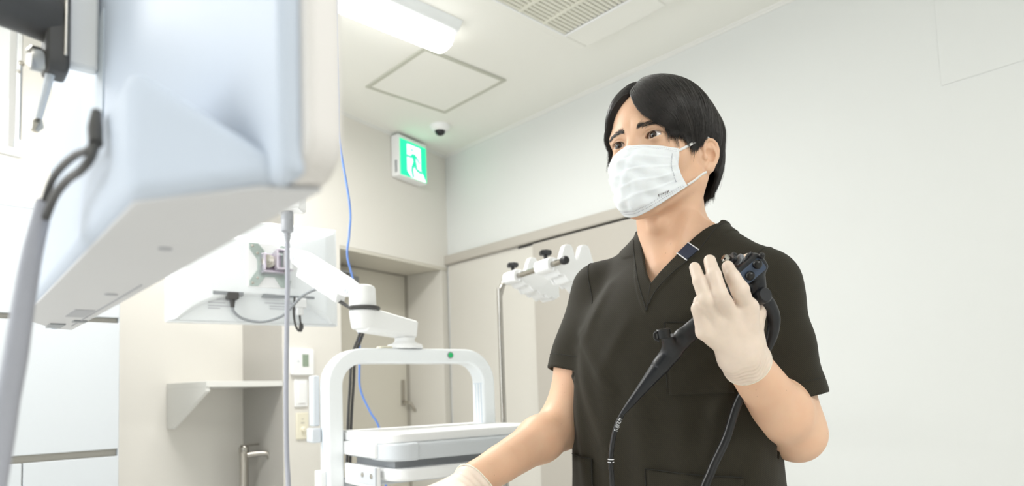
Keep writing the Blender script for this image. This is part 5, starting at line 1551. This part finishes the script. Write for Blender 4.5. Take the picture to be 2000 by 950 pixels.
# eyebrows and lashes
for s in (1, -1):
    nb = 420
    a = rng.random(nb)
    bx = 0.0115+0.0395*a; bz = 0.0138+0.0050*np.sin(a*2.2)+rng.normal(size=nb)*(0.0025*(1-0.6*a))-0.0032*a*a
    R0 = np.stack([s*bx, 0.10-0.02*a, bz], -1).astype(np.float32)
    for _ in range(4): R0 = project(sk, R0, 0.02, 0.0002)
    dirv = np.stack([s*(0.45+0.55*a), -0.15-0.3*a, 0.50*(1-a)-0.18*a], -1); dirv /= np.linalg.norm(dirv, axis=1)[:, None]
    st = []
    p = R0
    for k in range(5):
        st.append(p); p = project(sk, (p+dirv*0.0014).astype(np.float32), 0.004, 0.0006)
    curves('eyebrow', np.stack(st, 1), 0.00015, 0.00005, M_hair, person)
    nl = 46
    u = np.linspace(-0.0125, 0.0140, nl); ez = 0.0058*(1-np.abs(u/0.0150)**2.4)+0.0006+0.06*u
    e = np.array(EYE)
    ez = ez-0.0005
    yy = np.sqrt(np.maximum(0.0129**2-u**2-ez**2, 1e-6))
    B0 = np.stack([(e[0]+u)*s, e[1]+yy, e[2]+ez], -1)
    st = []
    for k in range(6):
        t = k/5
        st.append(B0+np.stack([s*u*0.25*t, 0.0044*t+0*u, -0.0016*t+0.0022*t*t+0*u], -1))
    curves('eyelash', np.stack(st, 1), 0.00018, 0.00005, M_hair, person)

# ------------------------------------------------------------------ endoscope (held in his left hand)
SO = vec(0.265, 0.925, 1.062)
sc = thing('endoscope', 'black endoscope held in the gloved left hand of the man', 'endoscope', W_of(tuple(float(a) for a in SO)), VROT)
def sl(p): return Vector((float(p[0]-SO[0]), float(p[1]-SO[1]), float(p[2]-SO[2])))
# view-frame points along the grip
sA, sB, sC, sD, sE = vec(0.3330, 0.918, 1.3455), vec(0.2995, 0.926, 1.3150), vec(0.2390, 0.934, 1.2695), vec(0.2060, 0.938, 1.2310), vec(0.1517, 0.943, 1.1680)
ax1 = (sA-sC)/np.sqrt(((sA-sC)**2).sum())
def grip(p):
    d = chain(p, [sB, sC, sD], [0.0140, 0.0132, 0.0118], 0.004)
    d = smin(d, cone(p, sA, sB, 0.0165, 0.0145), 0.008)
    d = smin(d, cone(p, (sC+sD)/2, vec(0.2135, 0.918, 1.2700), 0.0105, 0.0086), 0.010)
    d = smin(d, cone(p, sD, sC*0.25+sD*0.75, 0.0122, 0.0122), 0.003)
    return d
V, F = net(grip, axis_of((0.18, 0.37, 0.0016)), axis_of((0.88, 0.97, 0.0016)), axis_of((1.20, 1.38, 0.0016)))
np_mesh('grip', V-SO, F, M_scope, sc)
obj('bend_guard', tube([sl(sD+(sC-sD)*0.10), sl(sD+(sE-sD)*0.10), sl(sD+(sE-sD)*0.55), sl(sE), sl(sE+vec(-0.002, 0, -0.004))], [0.0121, 0.0115, 0.0072, 0.0034, 0.0030], 24, 8), M_scopeblue if False else M_scope, sc)
# head: housing with slate face, three buttons, angulation wheels, lever
hd = vec(0.3345, 0.907, 1.3515)
axh = ax1; uph = vec(-0.55, -0.25, 0.80); uph = uph-axh*float(uph@axh); uph /= np.sqrt((uph**2).sum()); sdh = np.cross(axh, uph).astype(np.float32)
if sdh[1] > 0: sdh = -sdh                        # towards the viewer
hd = hd+uph*0.0105-axh*0.002
def rb(p, c, X, Y, Z, h, r):
    q = np.abs((p-c) @ np.stack([X, Y, Z]).T)-(np.asarray(h, np.float32)-r)
    return np.sqrt((np.maximum(q, 0)**2).sum(-1))+np.minimum(q.max(-1), 0)-r
def housing(p):
    d = rb(p, hd, axh, uph, sdh, (0.021, 0.0135, 0.0145), 0.006)
    return smin(d, cone(p, hd+axh*0.012, vec(0.3400, 0.913, 1.330), 0.011, 0.0115), 0.008)
V, F = net(housing, axis_of((0.29, 0.38, 0.0014)), axis_of((0.87, 0.95, 0.0014)), axis_of((1.30, 1.39, 0.0014)))
np_mesh('control_housing', V-SO, F, M_scope, sc)
def frame_at(c, X, Y, Z):
    M = Matrix.Identity(4)
    for i in range(3): M[i][0], M[i][1], M[i][2], M[i][3] = float(X[i]), float(Y[i]), float(Z[i]), float(c[i]-SO[i])
    return M
obj('button_plate', prism(rrect(-0.018, 0.016, -0.0105, 0.0095, 0.004), 0.0142, 0.0160, 'z', frame_at(hd, axh, uph, sdh)), M_scopeblue, sc, bevel=0.0008)
for (a, b, r) in ((-0.0085, -0.002, 0.0062), (0.0085, 0.0035, 0.0062), (0.0195, 0.009, 0.0042)):
    obj('button', lathe([(r, 0.0), (r, 0.0035), (r*0.9, 0.0050), (r*0.55, 0.0066), (r*0.3, 0.007)], 24, frame_at(hd+axh*a+uph*b+sdh*0.0158, axh, uph, sdh)), M_rubber, sc)
def wheel(c, ax, r, h, m, nm, cog=6):
    bm = lathe([(r*0.6, -h/2), (r, -h/2), (r, h/2), (r*0.6, h/2)], 48, along(sl(c), ax))
    cc = sl(c); A_ = Vector([float(x) for x in ax]).normalized()
    u = A_.orthogonal().normalized(); w = A_.cross(u)
    for v in bm.verts:
        q = v.co-cc; l = A_*q.dot(A_); q2 = q-l
        if q2.length > r*0.8:
            th = math.atan2(q2.dot(w), q2.dot(u)); v.co = cc+l+q2*(1+0.10*math.cos(cog*th))
    return obj(nm, bm, m, sc, bevel=0.001)
wc = vec(0.3140, 0.919, 1.3675)
upw = vec(-0.85, -0.22, 0.46); upw /= np.sqrt((upw**2).sum())
wheel(wc, upw, 0.0150, 0.0060, M_scopegrey, 'angulation_wheel')
wheel(wc+upw*0.0100, upw, 0.0125, 0.0060, M_scope, 'angulation_wheel')
obj('wheel_lock', lathe([(0.006, 0), (0.006, 0.006), (0.004, 0.008)], 20, along(sl(wc+upw*0.014), upw)), M_chrome, sc)
obj('wheel_axle', lathe([(0.0065, -0.014), (0.0065, 0.002)], 20, along(sl(wc), upw)), M_scope, sc)
obj('lock_lever', tube([sl(vec(0.312, 0.910, 1.354)), sl(vec(0.3185, 0.904, 1.363)), sl(vec(0.3255, 0.902, 1.3745)), sl(vec(0.3300, 0.902, 1.3790))], [0.0030, 0.0034, 0.0034, 0.003], 12, 5, flat=1.6), M_rubber, sc)
# biopsy port
pp = vec(0.2135, 0.9175, 1.2705)
obj('port_ring', lathe([(0.0088, 0), (0.0092, 0.002), (0.0092, 0.004), (0.007, 0.005)], 24, along(sl(pp), (0.02, -0.12, 1))), M_scopegrey, sc)
pc = vec(0.2075, 0.9135, 1.2745)
obj('port_cap', lathe([(0.0090, -0.006), (0.0098, -0.005), (0.0098, 0.0055), (0.0085, 0.007), (0.003, 0.007), (0.0025, 0.0055)], 28, along(sl(pc), (-0.12, -0.15, 1))), M_rubber, sc)
obj('cap_strap', tube([sl(pc+vec(-0.008, -0.002, 0.003)), sl(pc+vec(-0.0125, -0.003, 0.001)), sl(pc+vec(-0.0125, -0.003, -0.006)), sl(pc+vec(-0.007, -0.003, -0.010))], 0.0018, 8, 6), M_rubber, sc)
# insertion tube with printing and ring marks
it = [sE+vec(-0.001, 0, -0.002), vec(0.1430, 0.945, 1.1520), vec(0.1365, 0.947, 1.1300), vec(0.1325, 0.949, 1.1020), vec(0.1335, 0.951, 1.0660), vec(0.1350, 0.955, 0.95), vec(0.137, 0.96, 0.80), vec(0.150, 0.96, 0.66), vec(0.19, 0.955, 0.58), vec(0.24, 0.95, 0.62), vec(0.262, 0.945, 0.72)]
obj('insertion_tube', tube([sl(p) for p in it], 0.0036, 16, 10), M_rubber, sc, angle=80)
ITP = catmull([Vector([float(a) for a in p]) for p in it], 40)
def it_at(s):
    acc = 0
    for a, b in zip(ITP, ITP[1:]):
        l = (b-a).length
        if acc+l >= s: return a+(b-a)*((s-acc)/l), (b-a).normalized()
        acc += l
def tube_print(name, shapes, parent):
    """shapes: (list of (s, w) verts, faces); s along the tube, w across the side facing the viewer"""
    bm = BM()
    for vs, fs in shapes:
        bv = []
        for s_, w in vs:
            p, d = it_at(s_)
            fwd = Vector((0.15, -1, 0)); fwd = (fwd-d*fwd.dot(d)).normalized(); sd_ = d.cross(fwd)
            a = w/0.0036
            bv.append(bm.verts.new(sl(np.array(p+(fwd*math.cos(a)+sd_*math.sin(a))*0.00470))))
        for f in fs:
            try: bm.faces.new([bv[i] for i in f])
            except ValueError: pass
    return obj(name, bm, M_markwhite, parent, smooth=False)
vs, fs = text_mesh('FUJIFILM')
tw = vs[:, 0].max(); th_ = vs[:, 1].max()
tube_print('tube_lettering', [([(0.0255-0.0195*(x/tw), (y/th_-0.5)*0.0046) for x, y in vs], fs)], sc)
rings = []
for s_ in (0.0650, 0.0690):
    n_ = 7; A_ = [(s_, -0.0052+0.0104*i/n_) for i in range(n_+1)]+[(s_+0.0012, -0.0052+0.0104*i/n_) for i in range(n_+1)]
    keepf = [(i, i+1, n_+2+i, n_+1+i) for i in range(n_) if not (s_ < 0.067 and i not in (2, 3, 4)) and i != 3 or s_ < 0.067]
    rings.append((A_, keepf))
tube_print('tube_ring_mark', rings, sc)
# universal cord: out of the head joint, behind the forearm and down
uj = vec(0.3419, 0.9060, 1.3206)
obj('cord_joint', lathe([(0.0100, -0.008), (0.0112, -0.005), (0.0112, 0.007), (0.009, 0.010)], 28, along(sl(uj), (0.25, -1, 0.1))), M_scope, sc)
uc = [vec(0.3430, 0.918, 1.3240), vec(0.3560, 0.922, 1.3120), vec(0.3660, 0.930, 1.2930), vec(0.3665, 0.942, 1.2690), vec(0.3590, 0.955, 1.2450), vec(0.348, 0.970, 1.215), vec(0.3255, 0.980, 1.1750), vec(0.3050, 0.978, 1.1250), vec(0.2790, 0.972, 1.0800), vec(0.260, 0.965, 1.035), vec(0.250, 0.955, 0.93), vec(0.25, 0.945, 0.80), vec(0.252, 0.940, 0.745)]
obj('cord_guard', tube([sl(p) for p in uc[:5]], [0.0100, 0.0098, 0.0088, 0.0078, 0.0066], 20, 8), M_scope, sc, angle=80)
obj('universal_cord', tube([sl(p) for p in uc[3:]], 0.0062, 18, 8), M_rubber, sc, angle=80)
